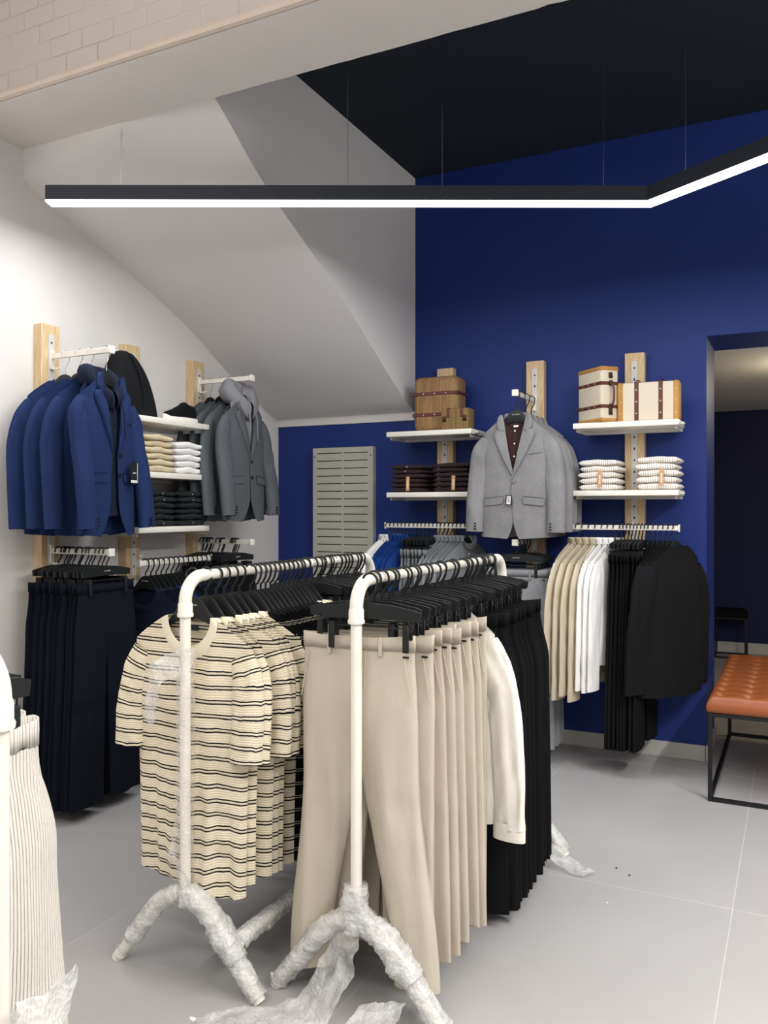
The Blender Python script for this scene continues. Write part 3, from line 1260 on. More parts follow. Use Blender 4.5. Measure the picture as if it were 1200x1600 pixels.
        p.append(('breast_pocket', setmat(mb.mesh('breast_pocket', False), M[mat])))
        for k in range(buttons):
            z = zb - .012 - .105 * k
            mb = MB()
            mb.tube([(0, 0, 0), (0, -.004, 0)], .0105, 14)
            x = .008 + open_
            p.append(('button', setmat(mb.mesh('button'), M[bmat]), ((x, yfront(x, z, 1) - .004, z), (0, 0, 0))))
    return p


def trouser_parts(seed, mat, hw=.20, hip=.222, hem=.105, spread=.03, L=1.05, z0=-.165, thin=1.0, detail=True, crotch=.27, rows=44, fold=.010, elastic=False, late=.2, pw=.8, bartack=True, inside=None):
    d_w, d_h, d_l = .020 * thin, .038 * thin, .034 * thin

    def xo(t):
        a = lerp(hw, hip, smooth(0, .2, t))
        return lerp(a, spread + 2 * hem, smooth(late, 1.0, t) ** pw)

    def xi(t):
        return spread * smooth(crotch, 1, t) + .004 * smooth(crotch - .02, crotch + .1, t)
    p = []
    mb = MB()
    n = 15
    wb = .042
    for sg in (-1, 1):
        rr, uv = [], []
        for i in range(rows + 1):
            t = i / rows
            z = z0 - wb - t * (L - wb)
            a, b = xi(t), xo(t)
            cx, rx = (a + b) / 2, (b - a) / 2
            lg = smooth(crotch - .06, crotch + .10, t)
            d = lerp(lerp(d_w, d_h, smooth(0, .2, t)), d_l, smooth(.3, 1, t))
            r, u = [], []
            for fr in (1, -1):
                for j in range(n + 1):
                    q = j / n
                    q = .5 - .5 * math.cos(PI * q)
                    if fr < 0:
                        q = 1 - q
                    x = lerp(a, b, q)
                    full = math.sqrt(max(0, 1 - (x / b) ** 4))
                    leg = math.sqrt(max(0, 1 - abs((x - cx) / rx) ** 2.6))
                    y = d * lerp(full, leg, lg)
                    fd = fold * smooth(.02, .5, t) * (nz(x * 13 + seed * 4, z * 1.5, seed + sg) + .5 * nz(x * 31, z * 3, seed + sg * 2)) * lerp(full, leg, lg)
                    crz = .006 * math.exp(-((x - cx) / .012) ** 2) * smooth(.1, .3, t)
                    kn = .004 * nz(x * 12, z * 16, seed * 2 + sg) * smooth(.3, .5, t) * smooth(.8, .6, t)
                    gather = .003 * math.sin(x * 260 + seed) * smooth(.16, 0, t) if elastic else 0
                    y = y + (fd + crz + kn + gather if y > .001 else 0)
                    zz = z + .006 * nz(x * 8 + seed, sg, fr) * t
                    r.append((x * sg, -y * fr, zz))
                    u.append((x * sg + (0 if fr > 0 else .5), z))
            r.append(r[0])
            u.append(u[0])
            rr.append(r)
            uv.append(u)
        mb.grid(rr, uv, flip=sg < 0)
    p.append(('trouser_legs', setmat(mb.mesh('trouser_legs', 'all'), M[mat])))
    # waistband: an open flattened loop with an inside
    mb = MB()
    nn = 64
    rows_, uvs = [], []
    prof = [(0, -.003), (.0005, -wb), (.0022, -wb - .0015), (.0025, -wb * .5), (.0022, -.001), (.001, 0), (-.001, -.001), (-.001, -wb)]
    for off, z in prof[1:]:
        r, u = [], []
        for k in range(nn + 1):
            a = 2 * PI * k / nn
            ca, sa = math.cos(a), math.sin(a)
            x = (hw + off) * math.copysign(abs(ca) ** .75, ca)
            wv = .003 * nz(ca * 3 + seed, sa * 2, seed) + (.0028 * math.sin(k * 4.1) if elastic else 0)
            y = math.copysign((d_w + wv) * math.sqrt(max(0, 1 - min(1, abs(x) / (hw + off)) ** 4)) + (off if abs(sa) > .05 else 0), sa)
            zz = z0 + z + .006 * nz(ca * 1.6, sa * 1.2 + seed, 2.2) + .010 * (abs(ca) ** 3) * (z > -wb * .6)
            r.append((x, y, zz))
            u.append((x * 1.0, zz))
        rows_.append(r)
        uvs.append(u)
    mb.grid(rows_, uvs)
    band = setmat(mb.mesh('waistband', 'all', True), M[mat])
    subs = []
    if detail:
        mb = MB()
        mb.rbox(-.0065, .0065, -.005, .001, -wb - .018, .002, .0015, 1)
        bl = setmat(mb.mesh('belt_loop'), M[mat])
        for x in (-.095, .095):
            subs.append(('belt_loop', bl, ((x, -d_w * .93 - .005, z0), (0, 0, 0))))
        mb = MB()
        mb.lathe([(.002, 0), (.0100, 0), (.0106, .002), (.0090, .0038), (.006, .0026), (.002, .0026)], 16)
        mb.xform(Matrix.Rotation(PI / 2, 4, 'X'))
        subs.append(('button', setmat(mb.mesh('button'), M[mat]), ((.004, -d_w - .006, z0 - .02), (0, 0, 0))))
    p.append(('waistband', band, None, None, subs))
    if detail:
        mb = MB()
        pts = []
        for i in range(16):
            q = i / 15
            z = z0 - wb - .165 * q
            t = (z0 - wb - z) / (L - wb)
            x = .040 - .038 * smooth(.75, 1, q)
            d = lerp(d_w, d_h, smooth(0, .2, t))
            pts.append((x, -d - .004 - fold * .35 * smooth(.02, .5, t), z))
        mb.tube(pts, .0016, 5)
        p.append(('fly_seam', setmat(mb.mesh('fly_seam'), M[mat])))
        for sg in (-1, 1):
            mb = MB()
            pts = []
            for i in range(10):
                q = i / 9
                z = z0 - wb - .012 - .15 * q
                x = lerp(hw * .86, hip * .965, q)
                pts.append((x * sg, -.019 * thin - .003 - .004 * q, z))
            mb.tube(pts, .0019, 5)
            p.append(('pocket_seam', setmat(mb.mesh('pocket_seam'), M[mat])))
        if bartack:
            mb = MB()
            mb.rbox(-.011, .011, -.002, .002, -.0035, .0035, .001, 1)
            p.append(('bartack', setmat(mb.mesh('bartack'), M['tag_black']), ((hw * .90, -.021 * thin - .003, z0 - wb - .016), (0, 0, 0)), 'small black bartack by the pocket'))
    return p


# ------------------------------------------------------------------ free-standing racks
ZBAR = 1.37


def arc_pts(c, r, a0, a1, n, f):
    return [f(c, r, lerp(a0, a1, k / n)) for k in range(n + 1)]


def noisy_tube(mb, pts, r, n=14, amp=.012, freq=24, seed=0, sub=5, cap=True):
    P = []
    for i in range(len(pts) - 1):
        a, b = Vector(pts[i]), Vector(pts[i + 1])
        k = max(1, int((b - a).length / .006))
        P += [a.lerp(b, j / k) for j in range(k)]
    P.append(Vector(pts[-1]))
    b0 = len(mb.v)
    mb.tube(P, [r * (1 + .12 * nz(i * .06 + seed, seed)) for i in range(len(P))], n, cap)
    for i in range(b0, len(mb.v)):
        v = Vector(mb.v[i])
        k = (i - b0) // n
        c = P[min(k, len(P) - 1)]
        d = (v - c)
        if d.length > 1e-5:
            d.normalize()
        q = noise.noise(v * freq + Vector((seed, 0, 0))) * amp * .55 + noise.noise(v * freq * 3.3) * amp * .45 + noise.noise(v * freq * 6.5) * amp * .30
        mb.v[i] = tuple(v + d * q)


def sheet(P, n=20, m=12, amp=.01, freq=20, seed=0, thick=.004):
    """crumpled strip through rows of (left, right) edge points"""
    mb = MB()
    rows = []
    L = len(P) - 1
    for i in range(n + 1):
        k = i / n * L
        j = min(int(k), L - 1)
        f = k - j
        f2 = f * f * (3 - 2 * f)
        a = Vector(P[j][0]).lerp(Vector(P[j + 1][0]), f)
        b = Vector(P[j][1]).lerp(Vector(P[j + 1][1]), f)
        r = []
        for q in range(m + 1):
            v = a.lerp(b, q / m)
            o = Vector((noise.noise(v * freq + Vector((seed, 1, 0))), noise.noise(v * freq + Vector((0, seed, 5))), noise.noise(v * freq + Vector((7, 0, seed))))) * amp
            o += Vector((noise.noise(v * 70), noise.noise(v * 70 + Vector((3, 3, 3))), noise.noise(v * 70 + Vector((5, 1, 9))))) * amp * .35
            r.append(v + o)
        rows.append(r)
    mb.grid(rows)
    return mb


def make_rack(name, label, X, Y0, Y1, rear_wrap=True, low_bar_side=1, wraps=(), rz=0.0, foot=.30):
    """two-ended garment rack along local +y from (0,0) to (0,L)"""
    L = Y1 - Y0
    t = thing(name, label, 'clothes rack', (X, Y0, 0), rz, 'white pipe garment racks')
    r = .0185
    mb = MB()
    mb.tube([(0, .07, ZBAR), (0, L - .07, ZBAR)], r, 16)
    ob('top_bar', setmat(mb.mesh('top_bar'), M['white_pipe']), t)
    for e, y, d in ((0, 0, 1), (1, L, -1)):
        mb = MB()
        mb.tube([(0, y, .26), (0, y, ZBAR - .085)], r, 16)
        ob('upright', setmat(mb.mesh('upright'), M['white_pipe']), t)
        mb = MB()
        pts = [(0, y, ZBAR - .115), (0, y, ZBAR - .10)]
        pts += [(0, y + d * (.085 - .085 * math.cos(a)), ZBAR - .085 + .085 * math.sin(a)) for a in [PI / 2 * k / 10 for k in range(11)]]
        pts += [(0, y + d * .10, ZBAR)]
        mb.tube(pts, r + .0035, 16)
        el = ob('elbow', setmat(mb.mesh('elbow'), M['white_pipe']), t)
        mb = MB()
        mb.lathe([(r + .001, -.137), (r + .0085, -.135), (r + .0095, -.126), (r + .0065, -.120), (r + .0065, -.093), (r + .004, -.086)], 20, (0, y, ZBAR))
        ob('collar_ring', setmat(mb.mesh('collar_ring'), M['white_pipe']), el)
        for sg in (-1, 1):
            mb = MB()
            pts = [(0, y, .285), (sg * .03, y, .287), (sg * .07, y, .272), (sg * .12, y, .235), (sg * .20, y, .135), (sg * (foot - .02), y + .0, .035), (sg * foot, y, .012)]
            mb.tube(pts, r, 14)
            lg = ob('leg', setmat(mb.mesh('leg'), M['white_pipe']), t)
            mb = MB()
            mb.tube([(sg * (foot - .010), y, .022), (sg * (foot + .006), y, .002)], .022, 12)
            ob('foot_cap', setmat(mb.mesh('foot_cap'), M['white_pipe']), lg)
    mb = MB()
    xx = .205 if low_bar_side > 0 else .15
    zr = .17 if low_bar_side > 0 else .20
    mb.tube([(xx, 0, zr - .04), (xx, .05, zr), (xx, L - .05, zr), (xx, L, zr - .04)], .016, 12)
    ob('lower_rail', setmat(mb.mesh('lower_rail'), M['white_pipe']), t)
    return t


RAX, RAY0, RAY1 = -1.864, 2.225, 3.60
RBX, RBY0, RBY1 = -1.262, 2.335, 3.80
rackA = make_rack('garment_rack', 'white pipe garment rack full of striped T-shirts, feet in bubble wrap', RAX, RAY0, RAY1)
rackB = make_rack('garment_rack', 'white pipe garment rack full of beige and black trousers', RBX, RBY0, RBY1, low_bar_side=-1)


def wrap_leg(rack, sg, y, a, b, r, seed, amp=.012, mat='bubble_thick'):
    full = [(0, y, .285), (sg * .03, y, .287), (sg * .07, y, .272), (sg * .12, y, .235), (sg * .20, y, .135), (sg * .28, y, .035), (sg * .30, y, .014)]
    P = []
    n = 30
    for k in range(n + 1):
        q = lerp(a, b, k / n) * (len(full) - 1)
        j = min(int(q), len(full) - 2)
        P.append(tuple(Vector(full[j]).lerp(Vector(full[j + 1]), q - j)))
    mb = MB()
    noisy_tube(mb, P, r, 24, amp, 26, seed)
    for i, v in enumerate(mb.v):
        if v[2] < .003:
            mb.v[i] = (v[0], v[1], .003)
    ob('bubble_wrap', setmat(mb.mesh('bubble_wrap', 'all'), M[mat]), rack)


LA, LB = RAY1 - RAY0, RBY1 - RBY0
wrap_leg(rackA, -1, 0, .08, .74, .031, 1, .013)
wrap_leg(rackA, -1, 0, .66, 1.0, .026, 2, .008, 'bubble')
wrap_leg(rackA, 1, 0, 0, .70, .040, 3, .018)
wrap_leg(rackA, 1, 0, .6, 1.0, .033, 4, .014)
wrap_leg(rackA, 1, LA, .1, 1.0, .030, 5, .012)
wrap_leg(rackA, -1, LA, .1, 1.0, .030, 6, .012)
wrap_leg(rackB, -1, 0, .05, .62, .034, 7, .014)
wrap_leg(rackB, -1, 0, .55, 1.0, .032, 8, .014)
wrap_leg(rackB, 1, 0, 0, .66, .042, 9, .018)
wrap_leg(rackB, 1, 0, .58, 1.0, .036, 10, .014)
wrap_leg(rackB, 1, LB, .1, 1.0, .036, 11, .012)
wrap_leg(rackB, -1, LB, .1, 1.0, .030, 12, .012)
mb = MB()
noisy_tube(mb, [(.205, .03, .16), (.205, .06, .17), (.205, .55, .17)], .030, 20, .010, 26, 3)
ob('bubble_wrap', setmat(mb.mesh('bubble_wrap', 'all'), M['bubble_thick']), rackA)
mb = MB()
noisy_tube(mb, [(.15, .03, .19), (.15, .06, .20), (.15, .30, .20)], .030, 20, .010, 26, 5)
ob('bubble_wrap', setmat(mb.mesh('bubble_wrap', 'all'), M['bubble_thick']), rackB)
# clear wrap up the front upright of the left rack
mb = MB()
noisy_tube(mb, [(0, 0, .30), (0, 0, .62), (.004, 0, .9), (.004, 0, 1.13)], .030, 24, .010, 30, 21)
ob('bubble_wrap', setmat(mb.mesh('bubble_wrap', 'all'), M['bubble']), rackA)
mb = sheet([((.00, -.03, 1.125), (.01, -.035, 1.04)), ((-.06, -.05, 1.10), (-.05, -.055, 1.02)), ((-.095, -.07, 1.07), (-.045, -.075, 1.00)), ((-.105, -.07, .99), (-.06, -.075, .94)), ((-.135, -.06, .88), (-.09, -.06, .86))], 26, 10, .012, 22, 3)
ob('bubble_wrap', setmat(mb.mesh('bubble_wrap', 'all'), M['bubble_flap']), rackA)
mb = sheet([((-.035, -.02, .55), (-.01, -.03, .55)), ((-.05, -.02, .42), (-.02, -.035, .42)), ((.05, -.03, .32), (.055, -.035, .36))], 16, 6, .012, 22, 8)
ob('bubble_wrap', setmat(mb.mesh('bubble_wrap', 'all'), M['bubble_flap']), rackA)
# torn collar of wrap at the hub of the right rack
mb = MB()
noisy_tube(mb, [(0, 0, .25), (0, 0, .40)], .040, 18, .014, 26, 31)
ob('bubble_wrap', setmat(mb.mesh('bubble_wrap', 'all'), M['bubble_thick']), rackB)
mb = sheet([((-.03, -.03, .385), (-.03, -.045, .33)), ((.02, -.04, .40), (.03, -.05, .34)), ((.07, -.03, .345), (.065, -.04, .30)), ((.11, -.02, .27), (.10, -.03, .22))], 18, 8, .012, 24, 12)
ob('bubble_wrap', setmat(mb.mesh('bubble_wrap', 'all'), M['bubble_flap']), rackB)
# loose tail at the rear foot
mb = sheet([((.22, LB - .05, .08), (.22, LB - .14, .06)), ((.32, LB - .08, .05), (.31, LB - .18, .03)), ((.42, LB - .12, .015), (.38, LB - .2, .012)), ((.47, LB - .14, .02), (.44, LB - .2, .008))], 20, 8, .012, 24, 17)
for i, v in enumerate(mb.v):
    mb.v[i] = (v[0], v[1], max(v[2], .004))
ob('bubble_wrap', setmat(mb.mesh('bubble_wrap', 'all'), M['bubble_flap']), rackB)
#PART3
# ------------------------------------------------------------------ clothes on the two racks
rnd = random.Random(11)


def spec_mats(parts, pairs):
    return parts


# left rack, front to back: cream striped tees, black striped tees, two cream tees, dark trousers
CT = [tee_parts(1, 'cream_knit', 'cream_rib', skew=.035, label=True, thin=1.15, fold=.030), tee_parts(2, 'cream_knit', 'cream_rib', thin=.8), tee_parts(3, 'cream_knit', 'cream_rib', thin=.7)]
BT = [tee_parts(5, 'black_knit', 'black_rib', thin=.6), tee_parts(6, 'black_knit', 'black_rib', thin=.6)]
y = 2.30
for i in range(6):
    an = [0, -.09, .08, .03, -.06, .08][i]
    dx = [-.03, -.012, .0, .004, .01, .01][i]
    pos = (RAX + dx, y, ZBAR)
    lab = 'front cream and navy striped T-shirt on the left pipe rack' if i == 0 else '%s cream and navy striped T-shirt from the front, left pipe rack' % ORD[i]
    thing('striped_tshirt', lab, 'T-shirt', pos, an, 'cream striped T-shirts on the left rack', CT[0 if i == 0 else 1 + i % 2])
    hang_shirt(pos, an, 'black hanger inside the %s cream striped T-shirt on the left rack' % ('front' if i == 0 else ORD[i]), 'shirt hangers on the left rack', logo=i == 0)
    y += .05 if i == 0 else .042
for i in range(11):
    an = rnd.uniform(-.05, .05)
    pos = (RAX + .03, y, ZBAR)
    thing('striped_tshirt', 'black T-shirt with pale stripes, %s one behind the cream ones' % ORD[i], 'T-shirt', pos, an, 'black striped T-shirts on the left rack', BT[i % 2])
    hang_shirt(pos, an, 'black hanger inside the %s black striped T-shirt on the left rack' % ORD[i], 'shirt hangers on the left rack')
    y += .0325
for i in range(2):
    pos = (RAX + .02, y, ZBAR)
    thing('striped_tshirt', 'cream striped T-shirt hung %s behind the black striped T-shirts' % ['directly', 'second'][i], 'T-shirt', pos, .06, 'far cream T-shirts on the left rack', CT[1 + i])
    hang_shirt(pos, .06, 'black hanger inside the %s far cream T-shirt on left rack' % ORD[i], 'shirt hangers on the left rack')
    y += .042
DT = [trouser_parts(k, 'navy_trouser', thin=.5, detail=False, hw=.2, hip=.22, z0=-.185, L=1.0) for k in (21, 22)]
y += .01
for i in range(16):
    an = rnd.uniform(-.05, .05)
    pos = (RAX + rnd.uniform(-.012, .012), y, ZBAR)
    thing('dark_trousers', 'dark navy trousers at the far end of the left rack, %s along' % ORD[i], 'trousers', pos, an, 'dark trousers on the left rack', DT[i % 2])
    hang_clip(pos, an, 'black clip hanger over the %s dark trousers on the left rack' % ORD[i], 'clip hangers on the left rack')
    y += .0325

# right rack: beige trousers, white shirt, black trousers
BP = [trouser_parts(31, 'beige', hw=.205, hip=.212, hem=.080, spread=.115, L=1.10, z0=-.185, thin=1.0, fold=.022, late=.35, pw=1.1),
      trouser_parts(32, 'beige', hw=.205, hip=.215, hem=.090, spread=.045, L=1.06, z0=-.185, thin=.6, fold=.014),
      trouser_parts(33, 'beige2', hw=.205, hip=.218, hem=.090, spread=.045, L=1.08, z0=-.185, thin=.6, fold=.016)]
y = 2.405
for i in range(12):
    an = [.0, -.05, .03, -.02, .04, .0, -.03, .05, .02, -.02, .04, -.04][i]
    dx = [-.035, .0, .005, .01, .0, .014, .006, .01, .0, .012, .005, .02][i]
    pos = (RBX + dx, y, ZBAR)
    gp = (pos[0] + (rnd.uniform(-.012, .016) if i else 0), y, ZBAR + (rnd.uniform(-.006, .012) if i else 0))
    lab = 'front beige trousers hung by two clips on the right rack' if i == 0 else '%s beige trousers from the front of the right rack' % ORD[i]
    thing('beige_trousers', lab, 'trousers', gp, an + (rnd.uniform(-.08, .08) if i else 0), 'beige trousers on the right rack', BP[0 if i == 0 else 1 + (i * 7 % 5) % 2], rot=(rnd.uniform(-.01, .01), -.02 if i == 0 else rnd.uniform(-.02, .02), an + (rnd.uniform(-.09, .09) if i else 0)))
    hang_clip(pos, an, 'black clip hanger over the %s beige trousers on the right rack' % ('front' if i == 0 else ORD[i]), 'clip hangers on the right rack', logo=i == 0)
    y += .055 if i == 0 else .047
hang_clip((RBX + .03, 2.372, ZBAR), .03, 'empty black clip hanger at the very front of the right rack', 'clip hangers on the right rack')
y += .01
WS = shirt_parts(41, 'off_white_cotton', thin=.9, zh=-.92, SL=.92, wr=.022)
pos = (RBX + .02, y, ZBAR)
thing('white_shirt', 'long white shirt between beige and black trousers on the right rack', 'shirt', (pos[0], pos[1], pos[2] - .035), -.05, None, WS)
hang_shirt(pos, -.05, 'black hanger inside the white shirt on the right rack', 'shirt hangers on the right rack', long=True)
y += .06
BKP = [trouser_parts(k, 'black_twill', hw=.235, hip=.275, hem=.138, spread=.01, L=1.13, z0=-.185, thin=.7, detail=False, fold=.016) for k in (51, 52)]
for i in range(18):
    an = rnd.uniform(-.06, .06)
    pos = (RBX + rnd.uniform(-.01, .02), y, ZBAR)
    thing('black_trousers', 'wide black trousers on the right rack, %s behind the white shirt' % ORD[i], 'trousers', pos, an, 'black trousers on the right rack', BKP[i % 2])
    hang_clip(pos, an, 'black clip hanger over the %s black trousers on the right rack' % ORD[i], 'clip hangers on the right rack')
    y += .0355

# near rack at the left edge of the view
RC = (-1.19, .948)
rackC = make_rack('garment_rack', 'white pipe garment rack close by at the left edge with striped corduroys', RC[0], RC[1], RC[1] + 1.3, rz=PI / 2)
mb = MB()
noisy_tube(mb, [(0, 0, .30), (0, 0, .55), (0, 0, .74)], .044, 24, .014, 24, 61)
ob('bubble_wrap', setmat(mb.mesh('bubble_wrap', 'all'), M['bubble_thick']), rackC)
mb = sheet([((.0, -.050, .80), (-.02, -.050, .66)), ((.04, -.06, .79), (.03, -.065, .66)), ((.08, -.065, .80), (.07, -.065, .70)), ((.112, -.055, .81), (.11, -.055, .745))], 22, 10, .014, 24, 62)
ob('bubble_wrap', setmat(mb.mesh('bubble_wrap', 'all'), M['bubble_thick']), rackC)
CP = [trouser_parts(71, 'corduroy', hw=.195, hip=.240, hem=.140, spread=.01, L=1.05, z0=-.178, thin=1.3, elastic=True, bartack=False, detail=False, fold=.014)]
for i in range(2):
    pos = (RC[0] - .125 - .06 * i, RC[1] + .02 * i - .005, ZBAR)
    thing('corduroy_trousers', ['pale grey striped corduroy trousers nearest, behind the left edge rack pole', 'second pale corduroy trousers behind the nearest, at left edge'][i], 'trousers', pos, PI / 2 + .03, 'corduroy trousers on the near rack', CP[0])
    hang_clip(pos, PI / 2 + .03 - .05 * i, ['black clip hanger over the nearest striped corduroy trousers', 'black clip hanger just behind the nearest one at the left edge'][i], 'clip hangers on the near rack')

# ------------------------------------------------------------------ clothes on the white wall
NB = [blazer_parts(81, 'navy_suit', thin=.85, slv=-.03, bmat='black_plastic', L=.93, fwd=.04, open_=.03), blazer_parts(82, 'navy_suit', thin=.66, lapels=False, L=.93, fwd=.02)]
HOOD = {}


def hoodie_parts(mat, seed, big=1.0, inner=None):
    """hooded jersey worn under a blazer: slim body, folded hood, cords"""
    T = Torso(seed=seed, fold=.005, d0=.012, d1=.030, d2=.03, sw=.16, cw=.17, hwid=.17, zn=-.105, zs=-.150, zh=-.80, nw=.075, dipf=.06, dipb=.01)
    mb = MB()
    T.surf(mb, True, 20, 20)
    T.surf(mb, False, 20, 20)
    p = [('hoodie_body', setmat(mb.mesh('hoodie_body', 'all'), M[mat]))]
    mb = MB()
    rows = []
    n, m = 40, 16
    for i in range(n + 1):
        a = lerp(-PI * .97, PI * .97, i / n)          # 0 = back of the neck
        c = Vector((.098 * math.sin(a), .030 + .062 * math.cos(a), -.075 - .10 * smooth(.45, 1, abs(a) / PI) + .018 * math.cos(a)))
        rr = lerp(.058, .030, smooth(.3, 1, abs(a) / PI)) * big
        hh = lerp(.072, .060, smooth(.3, 1, abs(a) / PI)) * big
        out = Vector((math.sin(a), math.cos(a), 0))
        r = []
        for k in range(m):
            b = 2 * PI * k / m
            q = 1 + .16 * nz(a * 1.6 + seed, math.cos(b) * 1.5, math.sin(b) * 1.5) + .07 * nz(a * 5, b, seed)
            r.append(c + out * (rr * math.cos(b) * q) + Vector((0, 0, hh * math.sin(b) * q + .25 * hh * (math.cos(b) < 0) * 0)))
        rows.append(r)
    mb.grid(rows, closed=True)
    p.append(('hood', setmat(mb.mesh('hood', 'all', True), M[mat])))
    for sg in (-1, 1):
        mb = MB()
        mb.tube([(sg * .035, -.055, -.17), (sg * .042, -.075, -.25), (sg * .044, -.078, -.36 - .03 * sg)], .0032, 6)
        p.append(('drawstring', setmat(mb.mesh('drawstring'), M[mat])))
    mb = MB()
    mb.rbox(-.012, .012, -.001, .001, -.022, .022, .0005, 1)
    p.append(('neck_label', setmat(mb.mesh('neck_label'), M['tag_white']), ((.0, .012, -.165), (0, 0, 0)), 'small white neck label'))
    return p


def swing_tag(white_front=False, sz=1.0):
    mb = MB()
    mb.rbox(-.020 * sz, .020 * sz, -.001, .001, -.062 * sz, .0, .0005, 1)
    card = setmat(mb.mesh('swing_tag'), M['tag_black'])
    mb = MB()
    subs = []
    if white_front:
        mb.box(-.013 * sz, .013 * sz, -.0014, -.0009, -.057 * sz, -.006 * sz)
        subs.append(('tag_print', setmat(mb.mesh('tag_print', False), M['tag_white'])))
        mb = MB()
        for k, (a, b) in enumerate(((-.009, .006), (-.009, .009), (-.009, .007), (-.009, .009), (-.009, .008))):
            mb.box(a * sz, b * sz, -.0018, -.0013, (-.014 - .008 * k) * sz, (-.0105 - .008 * k) * sz)
        subs.append(('tag_lines', setmat(mb.mesh('tag_lines', False), M['tag_black'])))
    else:
        mb.box(-.020 * sz, .020 * sz, -.0014, -.0009, -.062 * sz, -.054 * sz)
        mb.box(.0175 * sz, .020 * sz, -.0014, -.0009, -.062 * sz, -.002 * sz)
        mb.box(-.008 * sz, .010 * sz, -.0014, -.0009, -.034 * sz, -.031 * sz)
        subs.append(('tag_print', setmat(mb.mesh('tag_print', False), M['tag_white'])))
    return card, subs


TAGB, TAGB_S = swing_tag(False, 1.8)
TAGW, TAGW_S = swing_tag(True)
nb_front = NB[0] + [('swing_tag', TAGB, ((.12, -.088, -.545), (0, 0, .1)), 'black swing tag with white edge', TAGB_S)]
for i, d in enumerate((.175, .270, .365, .475)):
    pos = (XL + d, 3.28 + [.0, .005, -.005, .0][i], ZA)
    gpos = (pos[0], pos[1], pos[2] - DROP)
    lab = ['navy blue blazer closest to the white wall on the upper arm', 'second navy blue blazer from the white wall', 'third navy blue blazer, just behind the hooded one', 'front navy blue blazer over a dark hoodie with a black tag'][i]
    an = LR + [-.22, -.13, -.02, .16][i]
    thing('navy_blazer', lab, 'blazer', gpos, an, 'navy blazers on the left wall', nb_front if i == 3 else NB[1])
    hang_shirt(pos, an, 'black chrome-hooked hanger inside the %s navy blazer from the wall' % ORD[i], 'hangers of the navy blazers', chrome=True)
    if i == 3:
        thing('navy_hoodie', 'dark navy hoodie layered inside the front navy blazer', 'hoodie', (gpos[0] + .006, gpos[1], gpos[2] - .035), an, None, hoodie_parts('navy_jersey', 91, .85))
CB = [blazer_parts(84, 'charcoal_suit', thin=.85, buttons=2, bmat='black_plastic', L=.90, slv=-.02, fwd=.03), blazer_parts(85, 'charcoal_suit', thin=.66, lapels=False, L=.90, fwd=.02)]
for i, d in enumerate((.165, .245, .325, .44)):
    pos = (XL + d, 4.545, ZA + .03)
    gpos = (pos[0], pos[1], pos[2] - DROP)
    lab = ['charcoal grey blazer closest to the white wall', 'second charcoal grey blazer from the white wall', 'third charcoal grey blazer, just behind the hooded one', 'front charcoal grey blazer over a light grey hoodie'][i]
    an = LR + [-.10, -.04, .0, .04][i]
    thing('charcoal_blazer', lab, 'blazer', gpos, an, 'charcoal blazers on the left wall', CB[0] if i == 3 else CB[1])
    hang_shirt(pos, an, 'black chrome-hooked hanger inside the %s charcoal blazer from the wall' % ORD[i], 'hangers of the charcoal blazers', chrome=True)
    if i == 3:
        thing('grey_hoodie', 'light grey hoodie layered inside the front charcoal blazer', 'hoodie', (gpos[0] + .006, gpos[1], gpos[2] + .02), an, None, hoodie_parts('grey_jersey', 92, 1.12))

NT_ = [trouser_parts(k, 'navy_trouser', hw=.205, hip=.225, hem=.12, spread=.02, L=1.14, z0=-.165, thin=.6, detail=False, elastic=True, fold=.012) for k in (95, 96)]
for i in range(13):
    d = .125 + i * .0285
    pos = (XL + d, 3.28 + rnd.uniform(-.012, .012) - .0 * i, ZB)
    an = LR + rnd.uniform(-.05, .05)
    thing('navy_trousers', 'dark navy trousers under the navy blazers, %s from the wall' % ORD[i], 'trousers', pos, an, 'dark navy trousers on the left wall', NT_[i % 2])
    hang_clip(pos, an, 'black clip hanger over the %s dark navy trousers from the wall' % ORD[i], 'clip hangers under the navy blazers', logo=i == 12)
KT = [trouser_parts(k, 'black_twill', hw=.2, hip=.22, hem=.12, spread=.02, L=1.10, z0=-.165, thin=.5, detail=False) for k in (97,)]
for i, d in enumerate((.095, .110, .125, .140, .155, .172, .235, .250, .265, .345, .362, .380, .398)):
    pos = (XL + d, 4.545 + rnd.uniform(-.012, .012), ZB + .01)
    an = LR + rnd.uniform(-.03, .03)
    thing('black_trousers', 'black trousers under the charcoal blazers, %s from the wall' % ORD[i], 'trousers', pos, an, 'black trousers on the left wall', KT[0])
    hang_clip(pos, an, 'black clip hanger over the %s black trousers under charcoal blazers' % ORD[i], 'clip hangers under the charcoal blazers', logo=i == 12)
# rod below the folded stacks: dark jerseys with one bright blue among them
DJ = [tee_parts(101, 'navy_jersey', 'navy_jersey', thin=.45), tee_parts(102, 'soft_black', 'soft_black', thin=.45)]
BJ = tee_parts(103, 'bright_blue', 'bright_blue', thin=.45)
for i in range(14):
    yy = 3.70 + i * .044
    pos = (XL + .36, yy, 1.288)
    an = rnd.uniform(-.08, .08)
    b = i in (4, 5)
    if b:
        thing('blue_jersey', 'bright blue top among dark tops on the left wall rod, %s' % ['nearer one', 'farther one'][i - 4], 'top', pos, an, 'tops on the left wall rod', BJ)
    else:
        thing('dark_jersey', 'dark navy or black top on the left wall rod, %s from its near end' % ORD[i], 'top', pos, an, 'tops on the left wall rod', DJ[0 if i < 3 else i % 2])
    hang_shirt(pos, an, 'black hanger on the left wall rod, %s from its near end' % ORD[i], 'hangers on the left wall rod', logo=i == 0)

# ------------------------------------------------------------------ clothes on the blue wall
def hook_on(pos, an):
    return pos


